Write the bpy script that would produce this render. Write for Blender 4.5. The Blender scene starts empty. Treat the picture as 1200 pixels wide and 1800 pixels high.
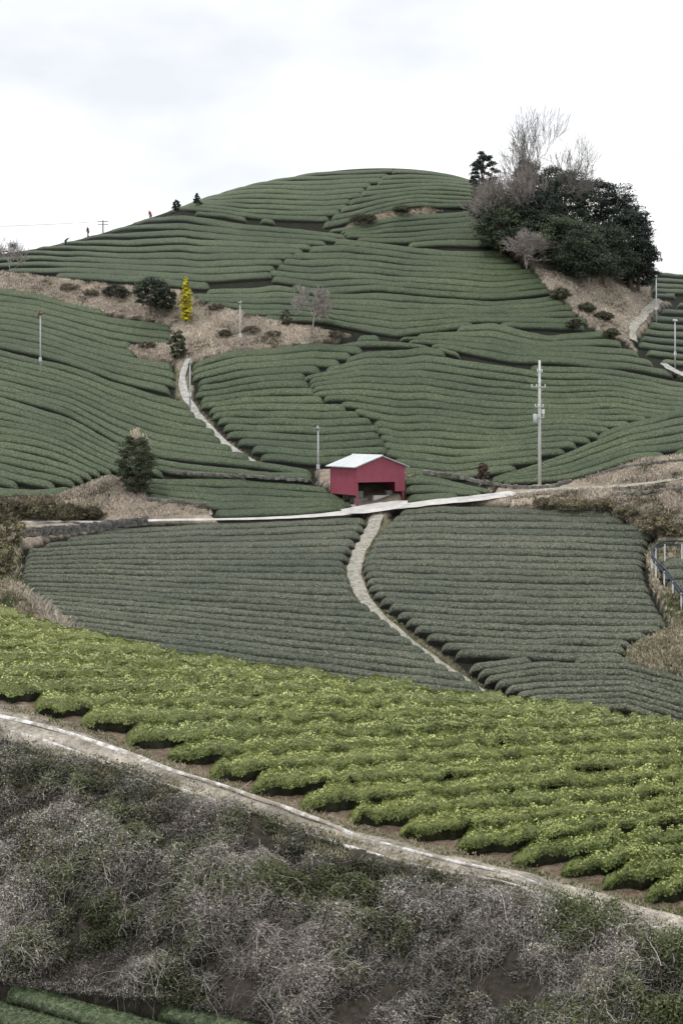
import bpy, bmesh, math, random
import numpy as np
from mathutils import Vector, Matrix
random.seed(7); RNG=np.random.default_rng(7)
S=bpy.context.scene
COL=S.collection
F=2400.0; HZ=760.0   # assumed camera constants in image pixels: focal length and horizon row

# ---------------------------------------------------------------- noise
def _h(ix,iy,iz):
    n=(ix*374761393+iy*668265263+iz*2147483647*3+iz*1274126177)&0xFFFFFFFF
    n=((n^(n>>13))*1274126177)&0xFFFFFFFF
    n=(n^(n>>16))&0xFFFF
    return n/65535.0
def vnoise(x,y,z=0.0):
    x,y,z=np.broadcast_arrays(np.asarray(x,float),np.asarray(y,float),np.asarray(z,float))
    ix=np.floor(x).astype(np.int64);iy=np.floor(y).astype(np.int64);iz=np.floor(z).astype(np.int64)
    fx=x-ix;fy=y-iy;fz=z-iz
    fx=fx*fx*(3-2*fx);fy=fy*fy*(3-2*fy);fz=fz*fz*(3-2*fz)
    r=0
    for a in (0,1):
        wx=fx if a else 1-fx
        for b in (0,1):
            wy=fy if b else 1-fy
            for c in (0,1):
                wz=fz if c else 1-fz
                r=r+wx*wy*wz*_h(ix+a,iy+b,iz+c)
    return r*2-1
def inpoly(u,v,poly):
    u=np.asarray(u,float);v=np.asarray(v,float)
    pa=np.array(poly,float); res=np.zeros(u.shape,bool)
    sel=(u>=pa[:,0].min())&(u<=pa[:,0].max())&(v>=pa[:,1].min())&(v<=pa[:,1].max())
    uu=u[sel];vv=v[sel]; r=np.zeros(uu.shape,bool);n=len(poly)
    for i in range(n):
        x1,y1=poly[i];x2,y2=poly[(i+1)%n]
        if y1==y2: continue
        r^=((y1>vv)!=(y2>vv))&(uu<(x2-x1)*(vv-y1)/(y2-y1)+x1)
    res[sel]=r
    return res
def curve(c,u): c=np.array(c,float); return np.interp(u,c[:,0],c[:,1])

# ---------------------------------------------------------------- terrain surface
CP=[]
def cp(*t):
    for u,v,y in t: CP.append((u,(HZ-v)/F,y))
def cz(*t):
    for u,z,y in t: CP.append((u,z/y,y))
cp((-300,870,116),(-300,720,136),(-300,600,155),(-300,500,172),(-300,458,190))
cp((0,912,112),(0,850,119),(0,700,136),(0,600,150),(0,503,166),(0,472,176),(0,446,190))
cp((200,915,112),(200,850,120),(200,750,132),(200,650,145),(200,550,160),(200,490,171),(200,440,182),(200,403,195))
cp((400,905,112),(400,840,122),(400,740,134),(400,640,146),(400,560,157),(400,490,168),(400,400,184),(400,335,198))
cp((600,903,112),(600,880,116),(600,845,121),(600,800,126),(600,700,137),(600,600,150),(600,500,163),(600,400,178),(600,328,190),(600,296,203))
cp((800,876,113),(800,835,121),(800,740,133),(800,640,145),(800,540,158),(800,440,172),(800,360,187),(800,306,202))
cp((1000,862,114),(1000,830,120),(1000,740,132),(1000,650,143),(1000,560,156),(1000,500,168),(1000,440,180),(1000,400,197))
cp((1200,845,108),(1200,790,118),(1200,715,130),(1200,660,142),(1200,600,165),(1200,530,190),(1200,480,218))
cp((1500,800,110),(1500,700,140),(1500,600,170),(1500,520,210))
cz((-300,22,225),(0,23.5,222),(200,26.5,225),(400,31,228),(600,35.5,228),(800,35,226),(1000,28,228),(1200,24,245),(1500,20,250))
cz((-300,8,275),(0,10,275),(300,12,275),(600,18,275),(900,16,275),(1200,12,280),(1500,8,280))
cp((-300,940,108),(0,945,100),(0,1040,86),(200,925,108),(200,1020,94),(200,1110,84))
cp((400,915,109),(400,1020,93),(400,1145,81),(600,1000,95),(600,1100,85),(600,1185,79))
cp((800,888,111),(800,1000,95),(800,1100,85),(800,1200,77),(1000,888,110),(1000,1000,95),(1000,1100,85),(1000,1230,75.5))
cp((1200,920,102),(1200,1000,94),(1200,1100,84),(1200,1200,77),(1200,1262,74.5),(1500,900,104),(1500,1050,90),(1500,1270,74))
cz((-300,-10.3,70),(0,-10.3,69),(300,-12.2,68),(600,-13.8,67),(900,-15,66),(1200,-16,65.5),(1500,-16.6,65))
cp((-300,1010,64),(0,1066,62),(200,1119,60),(400,1156,58),(600,1186,56),(800,1211,54.5),(1000,1240,53),(1200,1268,52),(1500,1300,50))
cp((-300,1070,58),(0,1140,56),(300,1240,52),(600,1300,49.5),(900,1370,46.5),(1200,1420,44.5),(1500,1470,42.5))
cp((-300,1110,54),(0,1197,51),(300,1297,47.5),(640,1407,43.7),(1005,1492,40.5),(1200,1545,38.8),(1500,1610,36.5))
cp((-300,1170,51),(0,1262,48.5),(300,1360,45.3),(640,1470,41.8),(1000,1580,38.2),(1200,1640,36.3),(1500,1700,34))
cp((-300,1215,49.5),(0,1322,46.3),(300,1422,43),(600,1505,40.4),(900,1605,37),(1200,1685,34.8),(1500,1760,32.5))
cz((-300,-15.4,41),(0,-15.45,38.7),(300,-15.35,37.3),(480,-15.5,36.2),(700,-16.2,34.2),(900,-16.3,32.5),(1200,-16.3,30.5),(1500,-16.4,28.5))
cz((-300,-15.7,35),(0,-15.75,34),(300,-15.8,33.5),(600,-16.5,31),(900,-16.8,29),(1200,-16.8,27),(1500,-16.9,25))
cz((-300,-17,20),(300,-17,20),(900,-17,19),(1500,-17,18))
CP=np.array(CP); A=(CP[:,0]-600)/F; B=np.log(CP[:,2]); SV=CP[:,1]
def U(r2): return r2*np.log(r2+1e-12)
n=len(A)
K=U((A[:,None]-A)**2+(B[:,None]-B)**2)+np.eye(n)*2e-6
Pm=np.stack([np.ones(n),A,B],1)
M=np.block([[K,Pm],[Pm.T,np.zeros((3,3))]])
W=np.linalg.solve(M,np.concatenate([SV,np.zeros(3)]))
def height(x,y):
    x=np.asarray(x,float);y=np.asarray(y,float)
    sh=x.shape; x=x.ravel();y=y.ravel()
    yy=np.clip(y,17,285)
    a=np.clip(x/y,-0.52,0.52);b=np.log(yy)
    out=np.empty(len(x))
    for i in range(0,len(x),40000):
        aa=a[i:i+40000];bb=b[i:i+40000]
        k=U((aa[:,None]-A)**2+(bb[:,None]-B)**2)
        out[i:i+40000]=k@W[:n]+W[n]+W[n+1]*aa+W[n+2]*bb
    z=out*yy
    t=np.clip((y-255)/150,0,1);t=t*t*(3-2*t)
    z=z*(1-t)-22*t
    hw=np.clip((y-116)/20,0,1)*np.clip((200-y)/25,0,1)
    z=z+hw*(0.65*vnoise(x/11,y/11,3.3)+0.15*vnoise(x/4.5,y/4.5,8.1))
    return z.reshape(sh)
us=np.arange(-600,1801,6.0)
ys=np.exp(np.arange(math.log(14),math.log(290),0.0031))
UU,YY=np.meshgrid(us,ys,indexing='ij')
HH=height((UU-600)/F*YY,YY)
VV=HZ-F*HH/YY
vq=np.arange(200,2100,1.0)
def zone_table(y0,y1):
    m=(ys>=y0)&(ys<=y1); yz=ys[m]
    T=np.empty((len(us),len(vq)))
    for i in range(len(us)):
        e=np.minimum.accumulate(VV[i,m])
        e=e-np.arange(len(e))*1e-6
        T[i]=np.interp(-vq,-e,yz,left=np.nan,right=np.nan)
    return T
ZT={'near':zone_table(22,65),'far':zone_table(70.5,240)}
mR=(ys>150)&(ys<245); yridge=ys[mR][np.argmin(VV[:,mR],axis=1)]
def site(u,v,zone='far',dz=0.0):
    """world point on the land surface seen at the given image pixel"""
    u=np.asarray(u,float);v=np.asarray(v,float)
    T=ZT[zone]
    fi=np.clip((u-us[0])/6.0,0,len(us)-1.001);i=fi.astype(int);fi=fi-i
    fj=np.clip((v-vq[0]),0,len(vq)-1.001);j=fj.astype(int);fj=fj-j
    y=(T[i,j]*(1-fi)+T[i+1,j]*fi)*(1-fj)+(T[i,j+1]*(1-fi)+T[i+1,j+1]*fi)*fj
    x=(u-600)/F*y; z=(HZ-v)/F*y+dz
    return np.stack([x,y,z],-1)
def gz(x,y): return float(height(np.array([x]),np.array([y]))[0])

# ---------------------------------------------------------------- mesh helpers
def mesh_np(name,V,Fa,mat=None,col=None,smooth=False):
    V=np.asarray(V,np.float32).reshape(-1,3)
    me=bpy.data.meshes.new(name)
    if not isinstance(Fa,(list,tuple)): Fa=[Fa]
    Fa=[np.asarray(f,np.int32) for f in Fa if len(f)]
    me.vertices.add(len(V)); me.vertices.foreach_set('co',V.ravel())
    loops=np.concatenate([f.ravel() for f in Fa])
    tot=np.concatenate([np.full(len(f),f.shape[1],np.int32) for f in Fa])
    st=np.concatenate([[0],np.cumsum(tot)[:-1]]).astype(np.int32)
    me.loops.add(len(loops)); me.loops.foreach_set('vertex_index',loops)
    me.polygons.add(len(tot)); me.polygons.foreach_set('loop_start',st); me.polygons.foreach_set('loop_total',tot)
    me.polygons.foreach_set('use_smooth',np.full(len(tot),smooth,bool))
    if col is not None:
        c=np.ones((len(V),4),np.float32); c[:,:3]=col
        at=me.color_attributes.new('Col','FLOAT_COLOR','POINT'); at.data.foreach_set('color',c.ravel())
    me.update(calc_edges=True); me.validate()
    if mat: me.materials.append(mat)
    return me
def obj(name,me,parent=None,loc=None,**props):
    o=bpy.data.objects.new(name,me); COL.objects.link(o)
    if loc is not None: o.location=loc
    if parent: o.parent=parent
    for k,v in props.items(): o[k]=v
    return o
def empty(name,loc,rz=0,**props):
    o=obj(name,None,loc=loc,**props); o.rotation_euler=(0,0,rz); o.empty_display_size=0.3; return o
class MB:
    def __init__(s): s.v=[];s.f=[]
    def add(s,vs,fs):
        b=len(s.v); s.v+= [tuple(p) for p in vs]; s.f+=[tuple(b+i for i in f) for f in fs]
    def box(s,x0,x1,y0,y1,z0,z1):
        s.add([(x0,y0,z0),(x1,y0,z0),(x1,y1,z0),(x0,y1,z0),(x0,y0,z1),(x1,y0,z1),(x1,y1,z1),(x0,y1,z1)],
              [(0,3,2,1),(4,5,6,7),(0,1,5,4),(1,2,6,5),(2,3,7,6),(3,0,4,7)])
    def tube(s,pts,rad,sides=8):
        pts=[Vector(p) for p in pts]
        if not hasattr(rad,'__len__'): rad=[rad]*len(pts)
        rings=[]
        for i,p in enumerate(pts):
            d=(pts[min(i+1,len(pts)-1)]-pts[max(i-1,0)]).normalized()
            a=d.cross(Vector((0,0,1))).normalized() if abs(d.z)<0.99 else Vector((1,0,0))
            b=d.cross(a)
            rings.append([p+(a*math.cos(2*math.pi*k/sides)+b*math.sin(2*math.pi*k/sides))*rad[i] for k in range(sides)])
        vs=[q for r in rings for q in r]; fs=[]
        for i in range(len(pts)-1):
            for k in range(sides):
                k2=(k+1)%sides
                fs.append((i*sides+k,i*sides+k2,(i+1)*sides+k2,(i+1)*sides+k))
        fs.append(tuple(range(sides))[::-1]); m=(len(pts)-1)*sides; fs.append(tuple(m+k for k in range(sides)))
        s.add(vs,fs)
    def mesh(s,name,mat,bevel=0,smooth=False):
        me=bpy.data.meshes.new(name); me.from_pydata(s.v,[],s.f)
        bm=bmesh.new(); bm.from_mesh(me)
        bmesh.ops.recalc_face_normals(bm,faces=bm.faces)
        if bevel: bmesh.ops.bevel(bm,geom=list(bm.edges),offset=bevel,segments=2,affect='EDGES',clamp_overlap=True)
        bm.to_mesh(me); bm.free()
        if smooth:
            for p in me.polygons: p.use_smooth=True
        me.materials.append(mat); return me
def leaves(C,size,nrm,col,asp=0.55,spread=1.0):
    N=len(C); size=np.broadcast_to(size,(N,))
    nr=nrm+RNG.normal(0,spread*0.55,(N,3)); nr/=np.linalg.norm(nr,axis=1,keepdims=True)+1e-9
    t=RNG.normal(0,1,(N,3)); t-= (t*nr).sum(1,keepdims=True)*nr; t/=np.linalg.norm(t,axis=1,keepdims=True)+1e-9
    b=np.cross(nr,t); L=size[:,None]; Wd=L*asp
    V=np.stack([C-t*L*.5,C+b*Wd*.5+nr*L*.08,C+t*L*.5,C-b*Wd*.5+nr*L*.08],1).reshape(-1,3)
    Fq=np.arange(N*4).reshape(N,4)
    return V,Fq,np.repeat(col,4,axis=0)
def segs(P0,P1,R0,R1,col=None):
    N=len(P0); d=P1-P0; d=d/(np.linalg.norm(d,axis=1,keepdims=True)+1e-9)
    r=np.where(np.abs(d[:,2:3])<0.9,np.array([[0,0,1.]]),np.array([[1.,0,0]]))
    a=np.cross(d,r); a/=np.linalg.norm(a,axis=1,keepdims=True)+1e-9; b=np.cross(d,a)
    rings=[]
    for P,R in ((P0,R0),(P1,R1)):
        for k in range(3):
            an=2*math.pi*k/3
            rings.append(P+(a*math.cos(an)+b*math.sin(an))*R[:,None])
    V=np.stack(rings,1).reshape(-1,3); base=np.arange(N)[:,None]*6
    Fq=np.concatenate([base+np.array([[0,1,4,3]]),base+np.array([[1,2,5,4]]),base+np.array([[2,0,3,5]])])
    c=np.repeat(col,6,axis=0) if col is not None else None
    return V,Fq,c

# ---------------------------------------------------------------- materials
def newmat(name):
    m=bpy.data.materials.new(name); m.use_nodes=True
    nt=m.node_tree; p=nt.nodes['Principled BSDF']; p.inputs['Specular IOR Level'].default_value=0.25
    return m,nt,p
def N(nt,t,**k):
    n=nt.nodes.new(t)
    for a,b in k.items(): setattr(n,a,b)
    return n
def mixc(nt,a,b,fac,mode='MIX'):
    m=N(nt,'ShaderNodeMix',data_type='RGBA',blend_type=mode)
    for s,x in ((6,a),(7,b),(0,fac)):
        if isinstance(x,bpy.types.NodeSocket): nt.links.new(x,m.inputs[s])
        else: m.inputs[s].default_value=x if s==0 else (*x,1) if len(x)==3 else x
    return m.outputs[2]
def noise(nt,scale,detail=4,vec=None,rough=0.6):
    n=N(nt,'ShaderNodeTexNoise'); n.inputs['Scale'].default_value=scale; n.inputs['Detail'].default_value=detail
    n.inputs['Roughness'].default_value=rough
    if vec: nt.links.new(vec,n.inputs['Vector'])
    return n.outputs['Fac']
def ramp(nt,fac,stops):
    r=N(nt,'ShaderNodeValToRGB'); nt.links.new(fac,r.inputs[0])
    e=r.color_ramp.elements
    while len(e)<len(stops): e.new(0.5)
    for i,(p,c) in enumerate(stops): e[i].position=p; e[i].color=(*c,1) if len(c)==3 else c
    return r.outputs[0]
def bump(nt,p,h,strength,dist):
    b=N(nt,'ShaderNodeBump'); b.inputs['Strength'].default_value=strength; b.inputs['Distance'].default_value=dist
    nt.links.new(h,b.inputs['Height']); nt.links.new(b.outputs[0],p.inputs['Normal'])
def hedge_mat(name,dark,mid,light,scale,bs=0.7,bd=0.1):
    m,nt,p=newmat(name); tc=N(nt,'ShaderNodeTexCoord'); v=tc.outputs['Object']
    f=noise(nt,scale,5,v,0.75)
    c=ramp(nt,f,[(0.36,dark),(0.5,mid),(0.64,light)])
    big=noise(nt,0.09,3,v); c2=ramp(nt,big,[(0.3,(0.76,0.80,0.80)),(0.7,(1.22,1.18,1.12))])
    c=mixc(nt,c,c2,1.0,'MULTIPLY')
    oi=N(nt,'ShaderNodeObjectInfo'); c3=ramp(nt,oi.outputs['Random'],[(0,(0.86,0.88,0.86)),(1,(1.14,1.12,1.10))])
    c=mixc(nt,c,c3,1.0,'MULTIPLY')
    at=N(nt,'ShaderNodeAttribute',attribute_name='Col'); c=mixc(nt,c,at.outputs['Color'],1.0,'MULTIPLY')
    nt.links.new(c,p.inputs['Base Color']); p.inputs['Roughness'].default_value=0.6
    bump(nt,p,noise(nt,scale*1.2,4,v),bs,bd)
    return m
def attr_mat(name,rough=0.8,nscale=3.0,lo=0.75,hi=1.25,bs=0,bscale=8,bd=0.05,fine=0):
    m,nt,p=newmat(name); at=N(nt,'ShaderNodeAttribute',attribute_name='Col')
    tc=N(nt,'ShaderNodeTexCoord')
    f=noise(nt,nscale,5,tc.outputs['Object'],0.65); r=ramp(nt,f,[(0.3,(lo,)*3),(0.7,(hi,)*3)])
    c=mixc(nt,at.outputs['Color'],r,1.0,'MULTIPLY')
    if fine:
        f2=noise(nt,fine,6,tc.outputs['Object'],0.8); r2=ramp(nt,f2,[(0.38,(.62,.59,.56)),(0.5,(1,1,1)),(0.62,(1.45,1.44,1.42))])
        c=mixc(nt,c,r2,1.0,'MULTIPLY')
    nt.links.new(c,p.inputs['Base Color'])
    p.inputs['Roughness'].default_value=rough
    if bs: bump(nt,p,noise(nt,bscale,6,tc.outputs['Object']),bs,bd)
    return m
def plain(name,col,rough=0.6,nscale=2.0,var=0.2,metal=0,bs=0,bscale=20,bd=0.01):
    m,nt,p=newmat(name); tc=N(nt,'ShaderNodeTexCoord')
    f=noise(nt,nscale,6,tc.outputs['Object'],0.65)
    c=ramp(nt,f,[(0.3,tuple(x*(1-var) for x in col)),(0.7,tuple(min(1,x*(1+var)) for x in col))])
    nt.links.new(c,p.inputs['Base Color']); p.inputs['Roughness'].default_value=rough; p.inputs['Metallic'].default_value=metal
    if bs: bump(nt,p,noise(nt,bscale,5,tc.outputs['Object']),bs,bd)
    return m
M_hill=hedge_mat('clipped_tea_hill',(.022,.036,.018),(.060,.083,.044),(.145,.168,.102),6.0)
M_mid=hedge_mat('clipped_tea_valley',(.026,.034,.020),(.082,.094,.066),(.225,.23,.18),8.0)
M_near=hedge_mat('young_tea_core',(.08,.10,.026),(.145,.17,.05),(.22,.24,.08),9.0)
M_leaf=attr_mat('leaf_faces',0.5,1.5,0.8,1.2)
M_twig=attr_mat('twig_bark',0.85,3.0,0.8,1.2)
M_ground=attr_mat('hillside_ground',0.95,1.3,0.65,1.35,0.8,7.0,0.15,fine=6.0)
M_bark=plain('tree_bark',(.12,.095,.075),0.9,5,0.35,bs=.6)
M_conc=plain('pale_concrete',(.54,.52,.495),0.85,1.0,0.26,bs=.4)
M_path=plain('gravel_path',(.35,.335,.28),0.95,2.6,0.5,bs=.9,bscale=12,bd=.06)
M_dirt=plain('grey_dirt_path',(.40,.39,.36),0.95,2.2,0.42,bs=.9,bscale=12,bd=.06)
M_stone=plain('weathered_stone',(.19,.18,.165),0.9,2.0,0.5,bs=.8,bscale=6,bd=.05)
M_pole=plain('galvanised_pole',(.50,.51,.52),0.45,3,0.12,metal=.2)
M_cpole=plain('concrete_pole',(.62,.62,.60),0.7,2,0.12)
M_black=plain('blue_black_rail',(.035,.05,.075),0.35,3,0.3,metal=.4)
M_dark=plain('dark_plastic',(.03,.03,.035),0.6)
M_white=plain('white_paint',(.78,.79,.80),0.5,2,0.06)
M_wire=plain('cable_black',(.05,.05,.055),0.6)
# ---------------------------------------------------------------- tea fields (outlines in image pixels)
HILL=[]
def field(poly,top,bot,n,zone='far',mat=None,h=0.75,kind='hill',p=1.0,step=5.0,k=0.92):
    HILL.append(dict(poly=poly,top=top,bot=bot,n=n,zone=zone,mat=mat or M_hill,h=h,kind=kind,p=p,step=step,k=k))
field([(322,350),(350,325),(430,295),(520,275),(600,265),(692,265),(692,294),(642,330),(602,362),(565,389),(480,385),(400,378),(322,367)],
      [(300,310),(430,295),(550,282),(700,279)],[(300,374),(400,381),(480,387),(570,391),(700,386)],12)
field([(694,265),(770,268),(840,280),(824,359),(740,357),(680,365),(615,384),(568,391),(604,362),(644,330),(694,294)],
      [(560,288),(690,279),(770,284),(830,296)],[(560,397),(620,381),(680,366),(740,358),(830,360)],11)
field([(-250,470),(-250,420),(0,416),(100,400),(200,374),(265,352),(320,340),(322,368),(400,381),(480,390),(575,396),(612,411),(520,440),(474,470),(478,488),(350,498),(210,494),(60,476),(0,470)],
      [(-250,410),(0,398),(150,385),(320,371),(480,392),(612,412)],[(-250,478),(0,482),(130,486),(230,494),(350,505),(480,492),(612,480)],10)
field([(582,400),(700,378),(780,365),(825,363),(852,405),(870,430),(760,427),(660,426),(612,409)],
      [(560,400),(700,377),(830,361)],[(560,420),(660,428),(760,428),(880,432)],6)
field([(616,413),(700,429),(873,432),(940,478),(963,508),(860,520),(760,514),(660,504),(560,514),(482,492),(478,472),(524,442)],
      [(470,422),(600,416),(700,430),(880,436),(970,440)],[(470,500),(560,516),(660,506),(760,516),(860,521),(980,514)],8)
field([(335,512),(400,502),(480,496),(560,517),(660,508),(760,518),(860,523),(970,512),(1040,568),(960,581),(860,562),(760,577),(700,588),(640,577),(570,563),(470,557),(430,546),(350,524)],
      [(330,506),(480,495),(560,516),(660,507),(760,517),(860,522),(1000,512)],[(330,548),(470,558),(570,564),(640,577),(700,589),(800,577),(900,572),(1040,574)],6)
field([(700,592),(760,580),(860,565),(960,585),(1042,572),(1130,622),(1192,660),(1060,641),(930,636),(880,632),(800,610)],
      [(700,582),(860,563),(960,581),(1060,575),(1200,592)],[(700,602),(800,616),(900,635),(1000,638),(1100,646),(1200,663)],5)
field([(580,600),(640,588),(700,593),(800,613),(885,634),(830,624),(740,607),(640,606),(580,611)],
      [(580,598),(640,586),(720,594),(800,611),(885,630)],[(580,613),(640,607),(740,608),(885,642)],2)
field([(340,637),(420,613),(550,600),(632,611),(590,638),(535,654),(550,692),(620,717),(660,742),(685,797),(600,806),(540,809),(465,799),(400,757),(352,700)],
      [(320,640),(420,611),(550,598),(640,604)],[(320,792),(465,804),(560,812),(700,802)],16)
field([(638,613),(740,608),(830,626),(880,638),(960,641),(1060,646),(1190,666),(1320,680),(1320,700),(1200,716),(1080,747),(980,791),(900,818),(860,826),(780,833),(705,824),(686,795),(661,740),(621,713),(551,689),(536,657),(590,640)],
      [(530,640),(640,612),(740,605),(850,624),(960,640),(1080,646),(1200,668),(1320,680)],[(530,768),(700,829),(800,836),(900,824),(1000,815),(1200,802),(1320,795)],17)
field([(985,793),(1083,748),(1200,717),(1300,710),(1300,780),(1200,791),(1120,798),(1040,822),(1000,836),(866,845),(870,832),(925,816)],
      [(860,835),(980,793),(1080,748),(1200,716),(1300,706)],[(860,850),(1000,842),(1040,830),(1120,804),(1200,795),(1300,785)],6)
field([(-250,470),(-80,490),(0,503),(60,512),(120,530),(200,548),(270,555),(303,575),(298,597),(222,603),(240,620),(298,634),(306,682),(240,674),(190,662),(100,630),(0,606),(-250,561)],
      [(-250,480),(0,500),(60,508),(120,524),(200,542),(305,553)],[(-250,575),(0,608),(100,630),(200,664),(310,692)],10)
field([(-250,562),(0,607),(100,631),(190,663),(240,675),(308,684),(338,722),(398,777),(436,800),(520,816),(556,829),(440,816),(280,801),(200,770),(120,726),(0,690),(-250,642)],
      [(-250,565),(0,608),(100,631),(200,665),(310,694),(560,745)],[(-250,640),(0,690),(120,725),(200,770),(280,800),(440,817),(560,831)],8)
field([(-250,645),(0,691),(120,727),(200,771),(280,802),(440,818),(556,833),(420,836),(300,827),(190,827),(120,848),(0,848),(-250,860)],
      [(-250,645),(0,691),(120,727),(200,772),(280,802),(440,818),(560,832)],[(-250,830),(0,848),(120,868),(200,892),(300,930),(560,960)],12)
field([(252,840),(300,833),(560,850),(620,880),(600,892),(480,899),(390,904),(362,884),(258,876)],
      [(250,834),(400,838),(570,852),(630,860)],[(250,882),(390,907),(500,903),(640,890)],5)
field([(716,836),(760,833),(850,849),(868,856),(800,868),(740,877),(716,880)],
      [(700,830),(760,832),(850,848),(880,856)],[(700,884),(740,880),(800,871),(880,862)],3)
field([(-200,850),(0,853),(90,856),(150,848),(100,866),(0,868),(-200,870)],[(-200,850),(0,852),(150,850)],[(-200,872),(0,870),(150,868)],1)
field([(1158,440),(1200,450),(1350,460),(1350,530),(1200,516),(1150,516)],[(1100,445),(1200,460),(1350,475)],[(1100,515),(1200,520),(1350,530)],7)
field([(1162,546),(1200,526),(1350,535),(1350,650),(1200,640),(1172,634),(1120,600)],[(1100,520),(1200,526),(1350,540)],[(1100,625),(1200,642),(1350,655)],9)
field([(200,924),(400,917),(640,902),(646,912),(608,985),(626,1040),(700,1100),(781,1160),(862,1209),(882,1224),(700,1208),(480,1180),(200,1128),(128,1098),(78,1062),(33,1012),(45,962),(120,942)],
      [(0,942),(200,923),(400,915),(660,900)],[(0,1095),(200,1130),(480,1172),(700,1204),(900,1228)],23,mat=M_mid,h=.66,kind='mid',step=3,k=.88)
field([(700,893),(780,887),(900,889),(1070,894),(1150,935),(1138,960),(1133,1000),(1157,1060),(1180,1095),(1108,1125),(1098,1150),(900,1150),(800,1142),(716,1090),(645,1030),(634,985),(658,935)],
      [(600,895),(780,885),(900,886),(1100,892),(1200,900)],[(600,1120),(800,1146),(950,1152),(1200,1152)],22,mat=M_mid,h=.66,kind='mid',step=3,k=.88)
field([(798,1147),(900,1153),(1100,1152),(1200,1188),(1320,1200),(1320,1290),(1200,1290),(1000,1262),(940,1235),(850,1188)],
      [(790,1164),(950,1147),(1100,1150),(1200,1172),(1320,1190)],[(790,1275),(950,1247),(1100,1240),(1200,1270),(1320,1300)],9,mat=M_mid,h=.62,kind='mid',step=3,k=.90)
field([(1152,985),(1200,970),(1330,975),(1330,1050),(1200,1048),(1165,1025)],[(1140,975),(1330,968)],[(1140,1052),(1330,1052)],4,mat=M_mid,h=.6,kind='mid',step=4)
YEDGE=[(-250,1118),(0,1200),(40,1210),(150,1247),(225,1275),(300,1306),(375,1337),(460,1365),(545,1393),(640,1421),(760,1453),(875,1477),(1005,1509),(1105,1540),(1200,1564),(1330,1605),(1450,1645)]
YP=[(-250,980),(0,1030),(200,1080),(400,1115),(600,1145),(800,1170),(1000,1200),(1200,1225),(1450,1260)]+YEDGE[::-1]
field(YP,[(-250,1035),(0,1048),(1200,1108),(1450,1120)],[(-250,1775),(0,1748),(600,1650),(1200,1552),(1450,1504)],23,zone='near',mat=M_near,h=.54,kind='young',p=1.6,step=2.6,k=0.74)
field([(-200,1680),(0,1722),(120,1736),(300,1756),(480,1788),(530,1812),(490,1990),(-200,1990)],
      [(-200,1598),(0,1654),(200,1710),(520,1800)],[(-200,1868),(0,1924),(200,1980),(520,2070)],6,zone='near',mat=M_hill,h=.6,kind='close',step=4,k=.88)

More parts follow.
